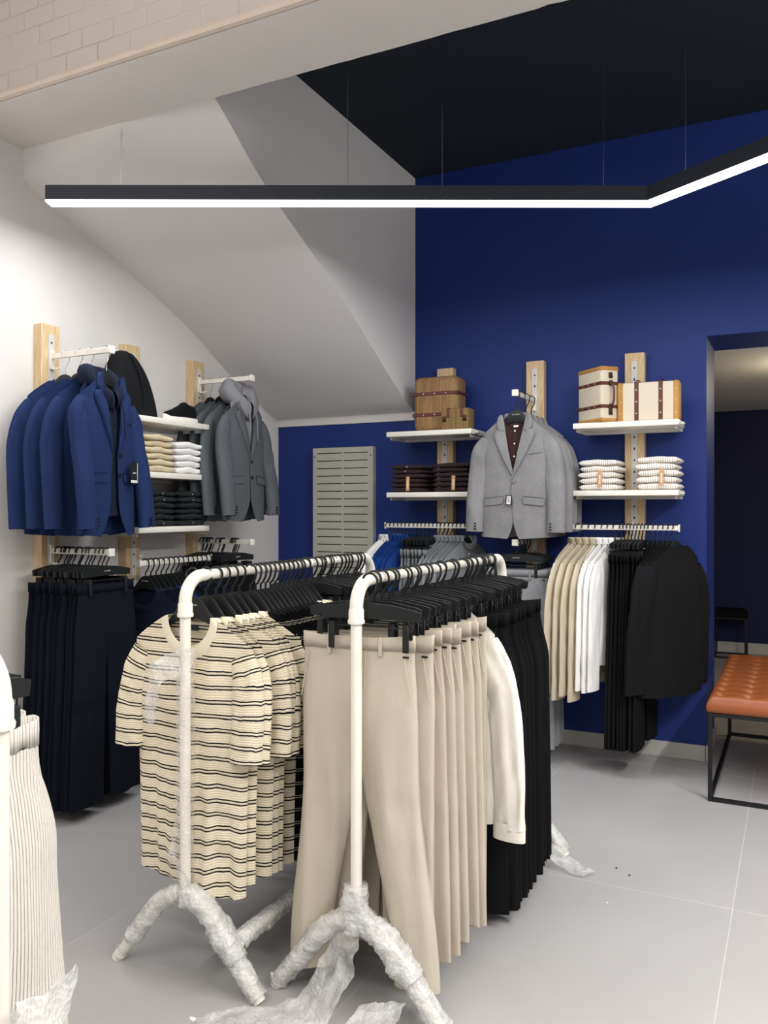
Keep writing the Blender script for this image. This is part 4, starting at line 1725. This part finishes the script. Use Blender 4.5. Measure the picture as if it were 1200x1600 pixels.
WSH = [shirt_parts(111, 'white_cotton', thin=.5), shirt_parts(112, 'white_cotton', thin=.5)]
BSH = [shirt_parts(113, 'bright_blue', thin=.55), shirt_parts(114, 'bright_blue', thin=.55)]
GSH = [shirt_parts(115, 'grey_shirt', thin=.5), shirt_parts(116, 'grey_shirt', thin=.5)]
GTR = [trouser_parts(117, 'grey_shirt', hw=.2, hip=.22, thin=.5, detail=False, elastic=True)]
x = -2.585
ROD4 = [('w', 2), ('b', 5), ('t', 7), ('g', 7)]
nm = {'w': ('white_shirt', 'white shirt at the left end of the centre wall rod, %s one', 'shirt', WSH, 'white shirts on the centre wall rod'),
      'b': ('blue_shirt', 'bright blue shirt on the centre wall rod, %s blue one from left', 'shirt', BSH, 'blue shirts on the centre wall rod'),
      't': ('grey_trousers', 'grey gathered trousers on the centre wall rod, %s from left', 'trousers', GTR, 'grey trousers on the centre wall rod'),
      'g': ('grey_shirt', 'grey shirt right of the grey trousers on centre wall rod, %s', 'shirt', GSH, 'grey shirts on the centre wall rod')}
kk = 0
for c, n in ROD4:
    for i in range(n):
        pos = (x, YB - .36, ZR)
        a = PI / 2 + {'w': -.38, 'b': -.30, 't': -.12, 'g': -.32}[c] + rnd.uniform(-.05, .05)
        q = nm[c]
        thing(q[0], q[1] % ORD[i], q[2], pos, a, q[4], q[3][i % len(q[3])])
        hl = 'black hanger over the %s %s on the centre wall rod' % (ORD[i], {'w': 'white shirt', 'b': 'blue shirt', 't': 'grey trousers', 'g': 'grey shirt'}[c])
        if c == 't':
            hang_clip(pos, a, hl, 'hangers on the centre wall rod')
        else:
            hang_shirt(pos, a, hl, 'hangers on the centre wall rod')
        x += .0295
        kk += 1

# light grey blazers on the face-out arm, the front one over a dark brown shirt
GB = [blazer_parts(121, 'grey_blazer', thin=1.0, buttons=1, hero=True, slv=-.012, cut=.035), blazer_parts(122, 'grey_blazer', thin=.8, lapels=True, buttons=1)]
gb_front = GB[0] + [('swing_tag', TAGW, ((-.02, -.082, -.60), (0, .08, 0)), 'black swing tag with white print', TAGW_S)]
mb = MB()
mb.tube([(.0, -.078, -.512), (-.012, -.081, -.55), (-.020, -.081, -.601)], .0009, 5)
gb_front.append(('tag_cord', setmat(mb.mesh('tag_cord'), M['black_plastic'])))
for i, d in enumerate((.490, .375, .27, .15)):
    pos = (-1.61, YB - d, 2.345)
    an = [.0, .03, .05, .06][i]
    thing('grey_blazer', ['front light grey blazer over a dark brown shirt, white-printed tag', 'second light grey blazer, behind the front one', 'third light grey blazer, two behind the front one', 'light grey blazer nearest the blue wall'][i], 'blazer', (pos[0], pos[1], pos[2] - DROP - .01), an, 'light grey blazers on the blue wall', gb_front if i == 0 else GB[1])
    hang_shirt(pos, an, 'black hanger inside the %s light grey blazer' % (['front', 'second', 'third', 'rearmost'][i]), 'hangers of the light grey blazers', logo=i == 0, long=True)
bs = shirt_parts(125, 'brown_shirt', thin=.75, zh=-.78, buttons='tag_white')
bs = [q for q in bs if q[0] not in ('sleeve', 'collar')]
T_ = Torso(seed=125, fold=.004, d0=.012, d1=.034, d2=.034, sw=.17, cw=.18, hwid=.19, zh=-.76, nw=.066, zn=-.10, zs=-.165, dipf=.075, dipb=.03)
mb = MB()
T_.surf(mb, True, 24, 24)
T_.surf(mb, False, 24, 24)
bs[0] = ('shirt_body', setmat(mb.mesh('shirt_body', 'all'), M['brown_shirt']))
mb = MB()
mb.rbox(-.016, .016, -.001, .001, -.006, .006, .0005, 1)
bs.append(('neck_label', setmat(mb.mesh('neck_label'), M['tag_white']), ((0, .004, -.150), (0, 0, 0)), 'small white neck label'))
thing('brown_shirt', 'dark brown buttoned shirt layered inside the front light grey blazer', 'shirt', (-1.61, YB - .496, 2.338 - DROP - .01), 0, None, bs)
GT = [trouser_parts(127, 'grey_trouser', hw=.205, hip=.222, hem=.115, spread=.02, L=1.12, z0=-.175, thin=.8), trouser_parts(128, 'grey_trouser', hw=.205, hip=.222, hem=.115, spread=.02, L=1.12, z0=-.175, thin=.7, detail=False)]
for i, d in enumerate((.485, .40, .33, .26)):
    pos = (-1.61, YB - d, 1.388)
    an = [.0, .04, -.03, .03][i]
    thing('grey_trousers', ['front mid grey trousers under the light grey blazers', 'second mid grey trousers under the light grey blazers', 'third mid grey trousers under the light grey blazers', 'rearmost mid grey trousers under the light grey blazers'][i], 'trousers', pos, an, 'mid grey trousers under the grey blazers', GT[0] if i == 0 else GT[1])
    hang_clip(pos, an, 'black clip hanger over the %s mid grey trousers under grey blazers' % (['front', 'second', 'third', 'rearmost'][i]), 'clip hangers under the grey blazers', logo=i == 0)

# right-hand rod
LS = [shirt_parts(131, 'linen', thin=.6, zh=-.90, SL=.97), shirt_parts(132, 'linen', thin=.6, zh=-.90, SL=1.0)]
WS2 = [shirt_parts(133, 'white_cotton', thin=.6, zh=-.84, SL=.93), shirt_parts(134, 'white_cotton', thin=.6, zh=-.84, SL=.94)]
BKT = [trouser_parts(135, 'black_twill', hw=.2, hip=.22, hem=.12, L=1.15, z0=-.165, thin=.5, detail=False)]
BJK = [blazer_parts(136, 'soft_black', thin=.75, lapels=False, L=1.0), blazer_parts(137, 'soft_black', thin=.6, lapels=False, L=1.0)]
x = -1.245
for i in range(4):
    pos = (x, YB - .36, ZR)
    a = PI / 2 - .42 + .03 * i
    thing('beige_shirt', 'beige linen shirt at the left of the right wall rod, %s one' % ORD[i], 'shirt', pos, a, 'beige shirts on the right wall rod', LS[i % 2])
    hang_shirt(pos, a, 'black hanger inside the %s beige linen shirt on the right wall rod' % ORD[i], 'hangers on the right wall rod')
    x += .040
for i in range(3):
    pos = (x, YB - .36, ZR)
    a = PI / 2 - .32
    thing('white_shirt', 'white shirt beside the beige linen shirts, %s white one from left' % ORD[i], 'shirt', pos, a, 'white shirts on the right wall rod', WS2[i % 2])
    hang_shirt(pos, a, 'black hanger inside the %s white shirt on the right wall rod' % ORD[i], 'hangers on the right wall rod')
    x += .036
for i in range(8):
    pos = (x, YB - .36, ZR)
    a = PI / 2 - .15 + rnd.uniform(-.05, .05)
    thing('black_trousers', 'black trousers on the right wall rod, %s from the white shirts' % ORD[i], 'trousers', pos, a, 'black trousers on the right wall rod', BKT[0])
    hang_clip(pos, a, 'black clip hanger over the %s black trousers on the right wall rod' % ORD[i], 'hangers on the right wall rod')
    x += .021
for i in range(6):
    pos = (x, YB - .36, ZR)
    a = PI / 2 - .10 - .085 * i
    thing('black_jacket', 'black jacket at the right of the wall rod, %s' % (['first beside the black trousers', 'second from the trousers', 'third from the trousers', 'third from the rod end', 'last but one', 'outermost by the doorway'][i]), 'jacket', pos, a + PI, 'black jackets on the right wall rod', BJK[0 if i == 5 else 1])
    hang_shirt(pos, a, 'black hanger inside the %s black jacket on the right wall rod' % ORD[i], 'hangers on the right wall rod')
    x += .031

# ------------------------------------------------------------------ folded stacks
def folded(wd, dp, th, mat, seed, hm=.20):
    mb = MB()
    rows, uvs = [], []
    n, m = 20, 28
    for i in range(n + 1):
        q = i / n
        s = -1 + 2 * q
        e = (1 - abs(s) ** 8) ** .5 if abs(s) < 1 else 0
        e = max(e, .25)
        r, u = [], []
        L = 0
        for k in range(m):
            a = 2 * PI * k / m
            ca, sa = math.cos(a), math.sin(a)
            y = dp / 2 * math.copysign(abs(ca) ** .35, ca)
            hump = hm * th * math.exp(-(s / .35) ** 2) * (1 if sa > 0 else .6)
            z = th / 2 * e * math.copysign(abs(sa) ** .42, sa)
            y *= lerp(.96, 1, e)
            x = wd / 2 * s
            nn = nz(x * 16 + seed, y * 9, seed) * .0035 + nz(x * 40, z * 60, seed + 3) * .0012
            z += (hump + nn) * (1 if sa > -.2 else .8) + th / 2
            y += nz(x * 11, z * 50 + seed, 4) * .006
            r.append((x, y, z))
            u.append((x, y + z))
        r.append(r[0])
        u.append(u[0])
        rows.append(r)
        uvs.append(u)
    b = mb.grid(rows, uvs)
    mb.f.append(tuple(b + k for k in range(m)))
    mb.f.append(tuple(b + n * (m + 1) + k for k in range(m))[::-1])
    return setmat(mb.mesh('folded_body', 'all', True), M[mat])


def kraft_tag(txt=True):
    mb = MB()
    mb.rbox(-.013, .013, -.0008, .0008, -.1, 0, .0004, 1)
    card = setmat(mb.mesh('card_tag'), M['kraft'])
    mb = MB()
    for k in range(9):
        mb.box(-.004, .004, -.0013, -.0008, -.03 - .0062 * k, -.0262 - .0062 * k)
    return card, [('tag_print', setmat(mb.mesh('tag_print', False), M['tag_white']), None, 'white vertical lettering')]


KTAG, KTAG_S = kraft_tag()


def stack(c, rz, n, wd, dp, th, mat, seed, name, what, group, tagged=False, dots=None):
    ms = [folded(wd, dp, th, mat, seed + k, .10 if 'shirt' in name else .22) for k in range(2)]
    z = c[2]
    R = Matrix.Rotation(rz, 3, 'Z')
    mbd = MB()
    mbd.tube([(0, 0, 0), (0, -.002, 0)], .005, 8)
    dotm = setmat(mbd.mesh('button'), M[dots]) if dots else None
    for i in range(n):
        jx, jy = rnd.uniform(-.008, .008), rnd.uniform(-.006, .006)
        o = R @ Vector((jx, jy, 0))
        pos = {0: 'bottom', n - 1: 'top'}.get(i, ORD[i] + ' from bottom')
        parts = [('folded_body', ms[i % 2])]
        if tagged and i == 2:
            parts.append(('card_tag', KTAG, ((.02, -dp / 2 - .010, .045), (-.06, 0, 0)), 'hanging brown card tag', KTAG_S))
        if dots and (i in (0, n - 1, n - 2)):
            parts.append(('button', dotm, ((rnd.uniform(-.01, .01), -dp / 2 - .002, th * .55), (0, 0, 0)), 'tiny pale button'))
        thing(name, what % pos, 'folded clothes', (c[0] + o.x, c[1] + o.y, z), rz + rnd.uniform(-.03, .03), group, parts)
        z += th * .985


XF = XL + .36 - .15
stack((XF, 3.835, 1.8225), LR, 6, .255, .27, .0375, 'beige_fold', 201, 'folded_trousers', 'sand coloured folded trousers in the left wall stack, %s', 'sand folded stack')
stack((XF, 4.115, 1.8225), LR, 5, .255, .27, .0395, 'white_cotton', 205, 'folded_trousers', 'white folded trousers in the left wall stack, %s', 'white folded stack')
stack((XF, 3.86, 1.4975), LR, 6, .25, .27, .036, 'charcoal_fold', 209, 'folded_trousers', 'charcoal folded trousers, nearer stack on the left wall, %s', 'nearer charcoal folded stack', dots='stud')
stack((XF, 4.14, 1.4975), LR, 6, .25, .27, .036, 'charcoal_fold', 213, 'folded_trousers', 'charcoal folded trousers, farther stack on the left wall, %s', 'farther charcoal folded stack', dots='stud')
YF = YB - .355 + .14
stack((-2.452, YF, 1.7205), 0, 6, .25, .26, .0325, 'brown_fold', 217, 'folded_shirt', 'dark brown folded shirt, left stack under the trunks, %s', 'left dark brown folded stack', True, 'stud')
stack((-2.122, YF, 1.7205), 0, 6, .26, .26, .0335, 'brown_fold', 221, 'folded_shirt', 'dark brown folded shirt, right stack under the trunks, %s', 'right dark brown folded stack', True)
stack((-1.120, YF, 1.7205), 0, 5, .245, .26, .0390, 'check', 225, 'folded_shirt', 'pale striped folded shirt, left stack under the suitcases, %s', 'left pale striped folded stack', True)
stack((-.765, YF, 1.7205), 0, 5, .245, .26, .0410, 'check', 229, 'folded_shirt', 'pale striped folded shirt, right stack under the suitcases, %s', 'right pale striped folded stack', True)

# ------------------------------------------------------------------ bag and shoe
mb = MB()
rows = []
n = 26
prof = [(0, -.155, .185), (.06, -.16, .178), (.14, -.155, .158), (.22, -.15, .130), (.29, -.135, .095), (.345, -.115, .060), (.375, -.09, .035), (.39, -.05, .0)]
for i in range(25):
    q = i / 24
    z = .39 * q
    a = interp([(p[0], p[1]) for p in prof], z)
    b = interp([(p[0], p[2]) for p in prof], z)
    d = .095 * (1 - q ** 3) ** .5 + .008
    r = []
    for k in range(n):
        t = 2 * PI * k / n
        x = (a + b) / 2 + (b - a) / 2 * math.copysign(abs(math.cos(t)) ** .7, math.cos(t))
        y = d * math.copysign(abs(math.sin(t)) ** .7, math.sin(t)) + .03 * q
        wv = .006 * nz(x * 12, z * 12, k * .2)
        r.append((x + wv, y + wv, z))
    rows.append(r)
b0 = mb.grid(rows, closed=True)
mb.f.append(tuple(b0 + k for k in range(n)))
mb.f.append(tuple(b0 + 24 * n + k for k in range(n))[::-1])
bag_body = setmat(mb.mesh('bag_body', 'all', True), M['soft_black'])
mb = MB()
mb.tube([(.0, -.098, .02), (.01, -.096, .12), (-.01, -.085, .24), (-.03, -.05, .34), (-.03, .0, .385)], .004, 6)
seam = setmat(mb.mesh('seam'), M['black_twill'])
thing('black_bag', 'black fabric bag slumped upright on the top left wall shelf', 'bag', (XL + .215, 3.725, 2.1475), LR, None, [('bag_body', bag_body), ('seam', seam)])

# slip-on shoe: white rubber sole and black upper
mb = MB()
rows = []
for i in range(31):
    q = i / 30
    x = lerp(-.15, .15, q)
    wv = .047 * math.sqrt(max(.0, 1 - abs(2 * q - 1) ** 4)) * (1 - .12 * math.cos(q * 5)) + .002
    top = .030 + .012 * smooth(.15, 0, q)
    r = []
    for k in range(16):
        t = 2 * PI * k / 16
        r.append((x, wv * math.copysign(abs(math.cos(t)) ** .5, math.cos(t)), top / 2 + top / 2 * math.copysign(abs(math.sin(t)) ** .4, math.sin(t))))
    rows.append(r)
b0 = mb.grid(rows, closed=True)
mb.f.append(tuple(b0 + k for k in range(16)))
mb.f.append(tuple(b0 + 30 * 16 + k for k in range(16))[::-1])
sole = setmat(mb.mesh('sole', True, True), M['shoe_sole'])
mb = MB()
rows = []
for i in range(31):
    q = i / 30
    x = lerp(-.142, .140, q)
    wv = .043 * math.sqrt(max(.0, 1 - abs(2 * q - 1) ** 4)) + .002
    hh = interp([(0, .012), (.1, .032), (.3, .052), (.5, .080), (.62, .105), (.75, .088), (.9, .085), (1, .07)], q)
    r = []
    for k in range(15):
        t = PI * k / 14
        r.append((x, wv * math.copysign(abs(math.cos(t)) ** .7, math.cos(t)), .026 + hh * math.sin(t) ** .8))
    rows.append(r)
mb.grid(rows)
upper = setmat(mb.mesh('upper', 'all', True), M['black_twill'])
thing('black_shoe', 'black slip-on shoe with thick white sole on the left wall shelf', 'shoe', (XL + .285, 4.085, 2.1475), LR - .05, None, [('sole', sole), ('upper', upper)])

# ------------------------------------------------------------------ trunks and suitcases
def trunk(name, label, loc, rz, wd, dp, ht, body, straps_h=(), straps_v=(), ends=None, end_w=.03, rad=.03, handle=None, latches=(), corners=False, strap_w=.028, cat='suitcase', seam=None):
    parts = []
    mb = MB()
    mb.rbox(-wd / 2, wd / 2, -dp, 0, 0, ht, rad, 4)
    parts.append(('case_body', setmat(mb.mesh('case_body', True, True), M[body])))
    e = .0025
    if ends == 'x':
        for sg in (-1, 1):
            mb = MB()
            x1 = sg * (wd / 2 + e)
            x0 = sg * (wd / 2 - end_w)
            mb.rbox(min(x0, x1), max(x0, x1), -dp - e, e, -.0, ht + e, rad * .9, 3)
            subs = []
            for k in range(3):
                m2 = MB()
                m2.tube([((x0 + x1) / 2, -dp - e, ht * (.2 + .3 * k)), ((x0 + x1) / 2, -dp - e - .002, ht * (.2 + .3 * k))], .0035, 8)
                subs.append(('stud', setmat(m2.mesh('stud'), M['stud'])))
            parts.append(('end_frame', setmat(mb.mesh('end_frame', True, True), M['tan_wood']), None, 'honey tan wooden end frame', subs))
    if ends == 'z':
        for sg in (0, 1):
            mb = MB()
            z0, z1 = (0, end_w) if sg == 0 else (ht - end_w, ht + e)
            mb.rbox(-wd / 2 - e, wd / 2 + e, -dp - e, e, z0, z1, min(rad * .9, end_w * .45), 3)
            parts.append(('end_frame', setmat(mb.mesh('end_frame', True, True), M['tan_wood']), None, 'honey tan wooden end frame'))
    for z in straps_h:
        mb = MB()
        mb.rbox(-wd / 2 - .004, wd / 2 + .004, -dp - .004, .002, z - strap_w / 2, z + strap_w / 2, .004, 1)
        subs = []
        for k in range(3):
            m2 = MB()
            x = wd * (-.25 + .25 * k)
            m2.tube([(x, -dp - .004, z), (x, -dp - .0065, z)], .0042, 8)
            subs.append(('stud', setmat(m2.mesh('stud'), M['stud'])))
        parts.append(('strap', setmat(mb.mesh('strap'), M['brown_leather']), None, None, subs))
    for x in straps_v:
        mb = MB()
        mb.rbox(x - strap_w / 2, x + strap_w / 2, -dp - .004, .002, -.0, ht + .004, .004, 1)
        subs = []
        for k in range(3):
            m2 = MB()
            z = ht * (.2 + .3 * k)
            m2.tube([(x, -dp - .004, z), (x, -dp - .0065, z)], .0042, 8)
            subs.append(('stud', setmat(m2.mesh('stud'), M['stud'])))
        parts.append(('strap', setmat(mb.mesh('strap'), M['brown_leather']), None, None, subs))
    for (kind, p, r) in latches:
        mb = MB()
        mb.rbox(-.014, .014, -.006, 0, -.018, .018, .002, 1)
        mb.rbox(-.009, .009, -.010, -.005, -.006, .012, .002, 1)
        mb.tube([(-.012, -.008, -.010), (.012, -.008, -.010)], .004, 8)
        parts.append(('latch', setmat(mb.mesh('latch'), M['brass']), (p, r)))
    if handle:
        p, r = handle
        mb = MB()
        mb.tube([(-.07, -.004, 0), (-.06, -.028, 0), (-.03, -.038, 0), (.03, -.038, 0), (.06, -.028, 0), (.07, -.004, 0)], .008, 10, True, .7)
        subs = []
        for sg in (-1, 1):
            m2 = MB()
            m2.tube([(sg * .074 + .015 * math.cos(a), -.006 - .0 * a, .017 * math.sin(a)) for a in [2 * PI * k / 14 for k in range(15)]], .0032, 6, False)
            subs.append(('ring', setmat(m2.mesh('ring'), M['brass'])))
        parts.append(('handle', setmat(mb.mesh('handle'), M['brown_leather']), (p, r), None, subs))
    return thing(name, label, cat, loc, rz, 'travel cases on the blue wall shelves', parts)


SZ = 2.1475
trunk('brown_chest', 'tall brown wood-veneer trunk with two leather straps on the shelf', (-2.262, YB - .085, SZ), 0, .335, .20, .385, 'wicker', straps_h=(.115, .262), rad=.045, cat='trunk', strap_w=.024)
trunk('small_chest', 'small olive brown trunk in front of the tall brown trunk', (-2.085, YB - .235, SZ), -.05, .205, .115, .142, 'wicker2', rad=.008, cat='trunk',
      latches=[('l', (-.072, -.1155, .072), (0, 0, 0)), ('l', (.078, -.1155, .072), (0, 0, 0))], straps_v=())
# short strap tabs of the small trunk
st = bpy.data.objects['small_chest']
for x in (-.045, .055):
    mb = MB()
    mb.rbox(x - .010, x + .010, -.119, -.1145, .082, .146, .0015, 1)
    mb.rbox(x - .010, x + .010, -.119, -.01, .1415, .146, .0015, 1)
    ob('strap_tab', setmat(mb.mesh('strap_tab'), M['brown_leather']), st)
mb = MB()
mb.box(-.1026, .1026, -.1158, -.114, .0795, .0815)
ob('lid_line', setmat(mb.mesh('lid_line', False), M['brown_leather']), st)
trunk('cream_suitcase', 'cream suitcase standing on its end with leather straps and handle', (-1.10, 5.427, SZ), -.75, .26, .13, .352, 'linen_case', straps_h=(.100, .245), ends='z', end_w=.034, rad=.018,
      handle=((.132, -.065, .172), (0, PI / 2, PI / 2)), latches=[('l', (.1325, -.065, .065), (0, 0, PI / 2)), ('l', (.1325, -.065, .295), (0, 0, PI / 2))], strap_w=.022)
trunk('cream_suitcase', 'cream suitcase lying upright on its long side beside the doorway', (-.828, YB - .165, SZ), .03, .365, .145, .242, 'linen_case', straps_v=(-.068, .075), ends='x', end_w=.040, rad=.016,
      handle=((0, -.05, .252), (PI, 0, 0)), strap_w=.026)

# ------------------------------------------------------------------ bench and stool beyond
def bench(name, label, x0, y0, w_, l_, hf, th, nx, ny, mat, loc_r=0, bar=.022):
    t = thing(name, label, 'bench' if l_ > 1 else 'stool', (x0, y0, 0))
    for (x, y) in ((0, 0), (w_ - bar, 0), (0, l_ - bar), (w_ - bar, l_ - bar)):
        mb = MB()
        mb.rbox(x, x + bar, y, y + bar, 0, hf, .0015, 1)
        ob('leg', setmat(mb.mesh('leg'), M['black_metal']), t)
    for z in (0, hf - bar):
        for q in ((bar, w_ - bar, 0, bar), (bar, w_ - bar, l_ - bar, l_), (0, bar, bar, l_ - bar), (w_ - bar, w_, bar, l_ - bar)):
            mb = MB()
            mb.rbox(q[0], q[1], q[2], q[3], z, z + bar, .0015, 1)
            ob('rail', setmat(mb.mesh('rail'), M['black_metal']), t)
    mb = MB()
    rows, bot = [], []
    n, m = max(24, int(w_ / .014)), max(24, int(l_ / .014))
    for i in range(m + 1):
        r = []
        for j in range(n + 1):
            u, v = j / n, i / m
            x, y = lerp(.0, w_, u), lerp(.0, l_, v)
            ed = min(1, min(u, 1 - u) * w_ / .04, 1) * 1.0
            ee = min(1, min(v, 1 - v) * l_ / .04)
            h = th * (.55 + .45 * math.sqrt(max(0, 1 - (1 - ed) ** 2)) * math.sqrt(max(0, 1 - (1 - ee) ** 2)))
            tx = (u * nx) % 1 - .5
            ty = (v * ny) % 1 - .5
            dm = math.exp(-((tx * w_ / nx) ** 2 + (ty * l_ / ny) ** 2) / .0011)
            gr = math.exp(-(tx * w_ / nx / .014) ** 2) * .25 + math.exp(-(ty * l_ / ny / .014) ** 2) * .15
            h -= .016 * dm + .010 * gr * ed * ee
            r.append((x - .004, y - .004, hf + h))
        rows.append(r)
    mb.grid(rows)
    b = len(mb.v)
    ring = [rows[0][j] for j in range(n + 1)] + [rows[i][n] for i in range(1, m + 1)] + [rows[m][j] for j in range(n - 1, -1, -1)] + [rows[i][0] for i in range(m - 1, 0, -1)]
    cx, cy = w_ / 2, l_ / 2
    sides = []
    for dz, k in ((.55, 1), (.4, 1.012), (.2, 1.012), (.03, 1.0), (0, .97)):
        sides.append([(cx + (p[0] - cx) * (1 + (k - 1)), cy + (p[1] - cy) * (1 + (k - 1) * .5), hf + th * dz if k != 1 or dz != .55 else p[2]) for p in ring])
    mb.grid(sides, closed=True)
    ob('cushion', setmat(mb.mesh('cushion', 'all', True), M[mat]), t)
    return t


bench('leather_bench', 'tan orange tufted leather bench on a black steel frame in the opening', -.437, 4.86, .72, 1.50, .487, .095, 5, 10, 'leather')
bench('black_stool', 'small black framed stool against the far navy wall', -.81, 9.60, .33, .33, .44, .08, 1, 1, 'black_twill', bar=.018)

# ------------------------------------------------------------------ loose bits on the floor
mb = sheet([((-1.33, 2.36, .27), (-1.235, 2.33, .27)), ((-1.36, 2.30, .16), (-1.24, 2.27, .15)), ((-1.42, 2.22, .05), (-1.27, 2.16, .04)), ((-1.52, 2.18, .02), (-1.40, 2.02, .02)), ((-1.62, 2.13, .025), (-1.52, 2.00, .02)), ((-1.67, 2.05, .012), (-1.58, 1.96, .012))], 40, 16, .014, 24, 44)
for i, v in enumerate(mb.v):
    mb.v[i] = (v[0], v[1], max(v[2], .004))
o = thing('bubble_wrap_strip', 'clear bubble wrap strip trailing from the right rack onto the floor', 'bubble wrap', (-1.4, 2.2, 0), 0)
mb.xform(Matrix.Translation((1.4, -2.2, 0)))
o.data = None if o.data is None else o.data
ob('wrap_sheet', setmat(mb.mesh('wrap_sheet', 'all'), M['bubble_flap']), o)
mb = sheet([((-1.20, 2.26, .08), (-1.06, 2.28, .10)), ((-1.22, 2.14, .05), (-1.07, 2.16, .05)), ((-1.27, 2.02, .015), (-1.10, 2.04, .02)), ((-1.30, 1.92, .01), (-1.14, 1.94, .015))], 24, 14, .014, 24, 48)
for i, v in enumerate(mb.v):
    mb.v[i] = (v[0], v[1], max(v[2], .004))
mb.xform(Matrix.Translation((1.4, -2.2, 0)))
ob('wrap_sheet', setmat(mb.mesh('wrap_sheet', 'all'), M['bubble_flap']), o)
mb = MB()
mb.poly([(-.014, -.006), (.004, -.010), (.014, -.004), (.012, .008), (-.002, .006)], -.0008, .0008)
mb.xform(Matrix.Rotation(PI / 2, 4, 'X'))
thing('plastic_scrap', 'tiny scrap of white plastic on the floor near the left rack', 'scrap', (-1.70, 2.06, .0009), mesh=setmat(mb.mesh('plastic_scrap'), M['tag_white']))
for i, (x, y) in enumerate(((-.72, 3.77), (-.655, 3.72), (-.69, 3.42))):
    mb = MB()
    mb.lathe([(.001, 0), (.0045, .001), (.0035, .004), (.001, .005)], 8)
    thing('grit', ['dark speck of grit on the floor, upper one near the rack foot', 'dark speck of grit on the floor, right one near rack foot', 'pale crumb on the floor tile nearer the viewer'][i], 'speck', (x, y, 0), mesh=setmat(mb.mesh('grit'), M['hole' if i < 2 else 'tag_white']))
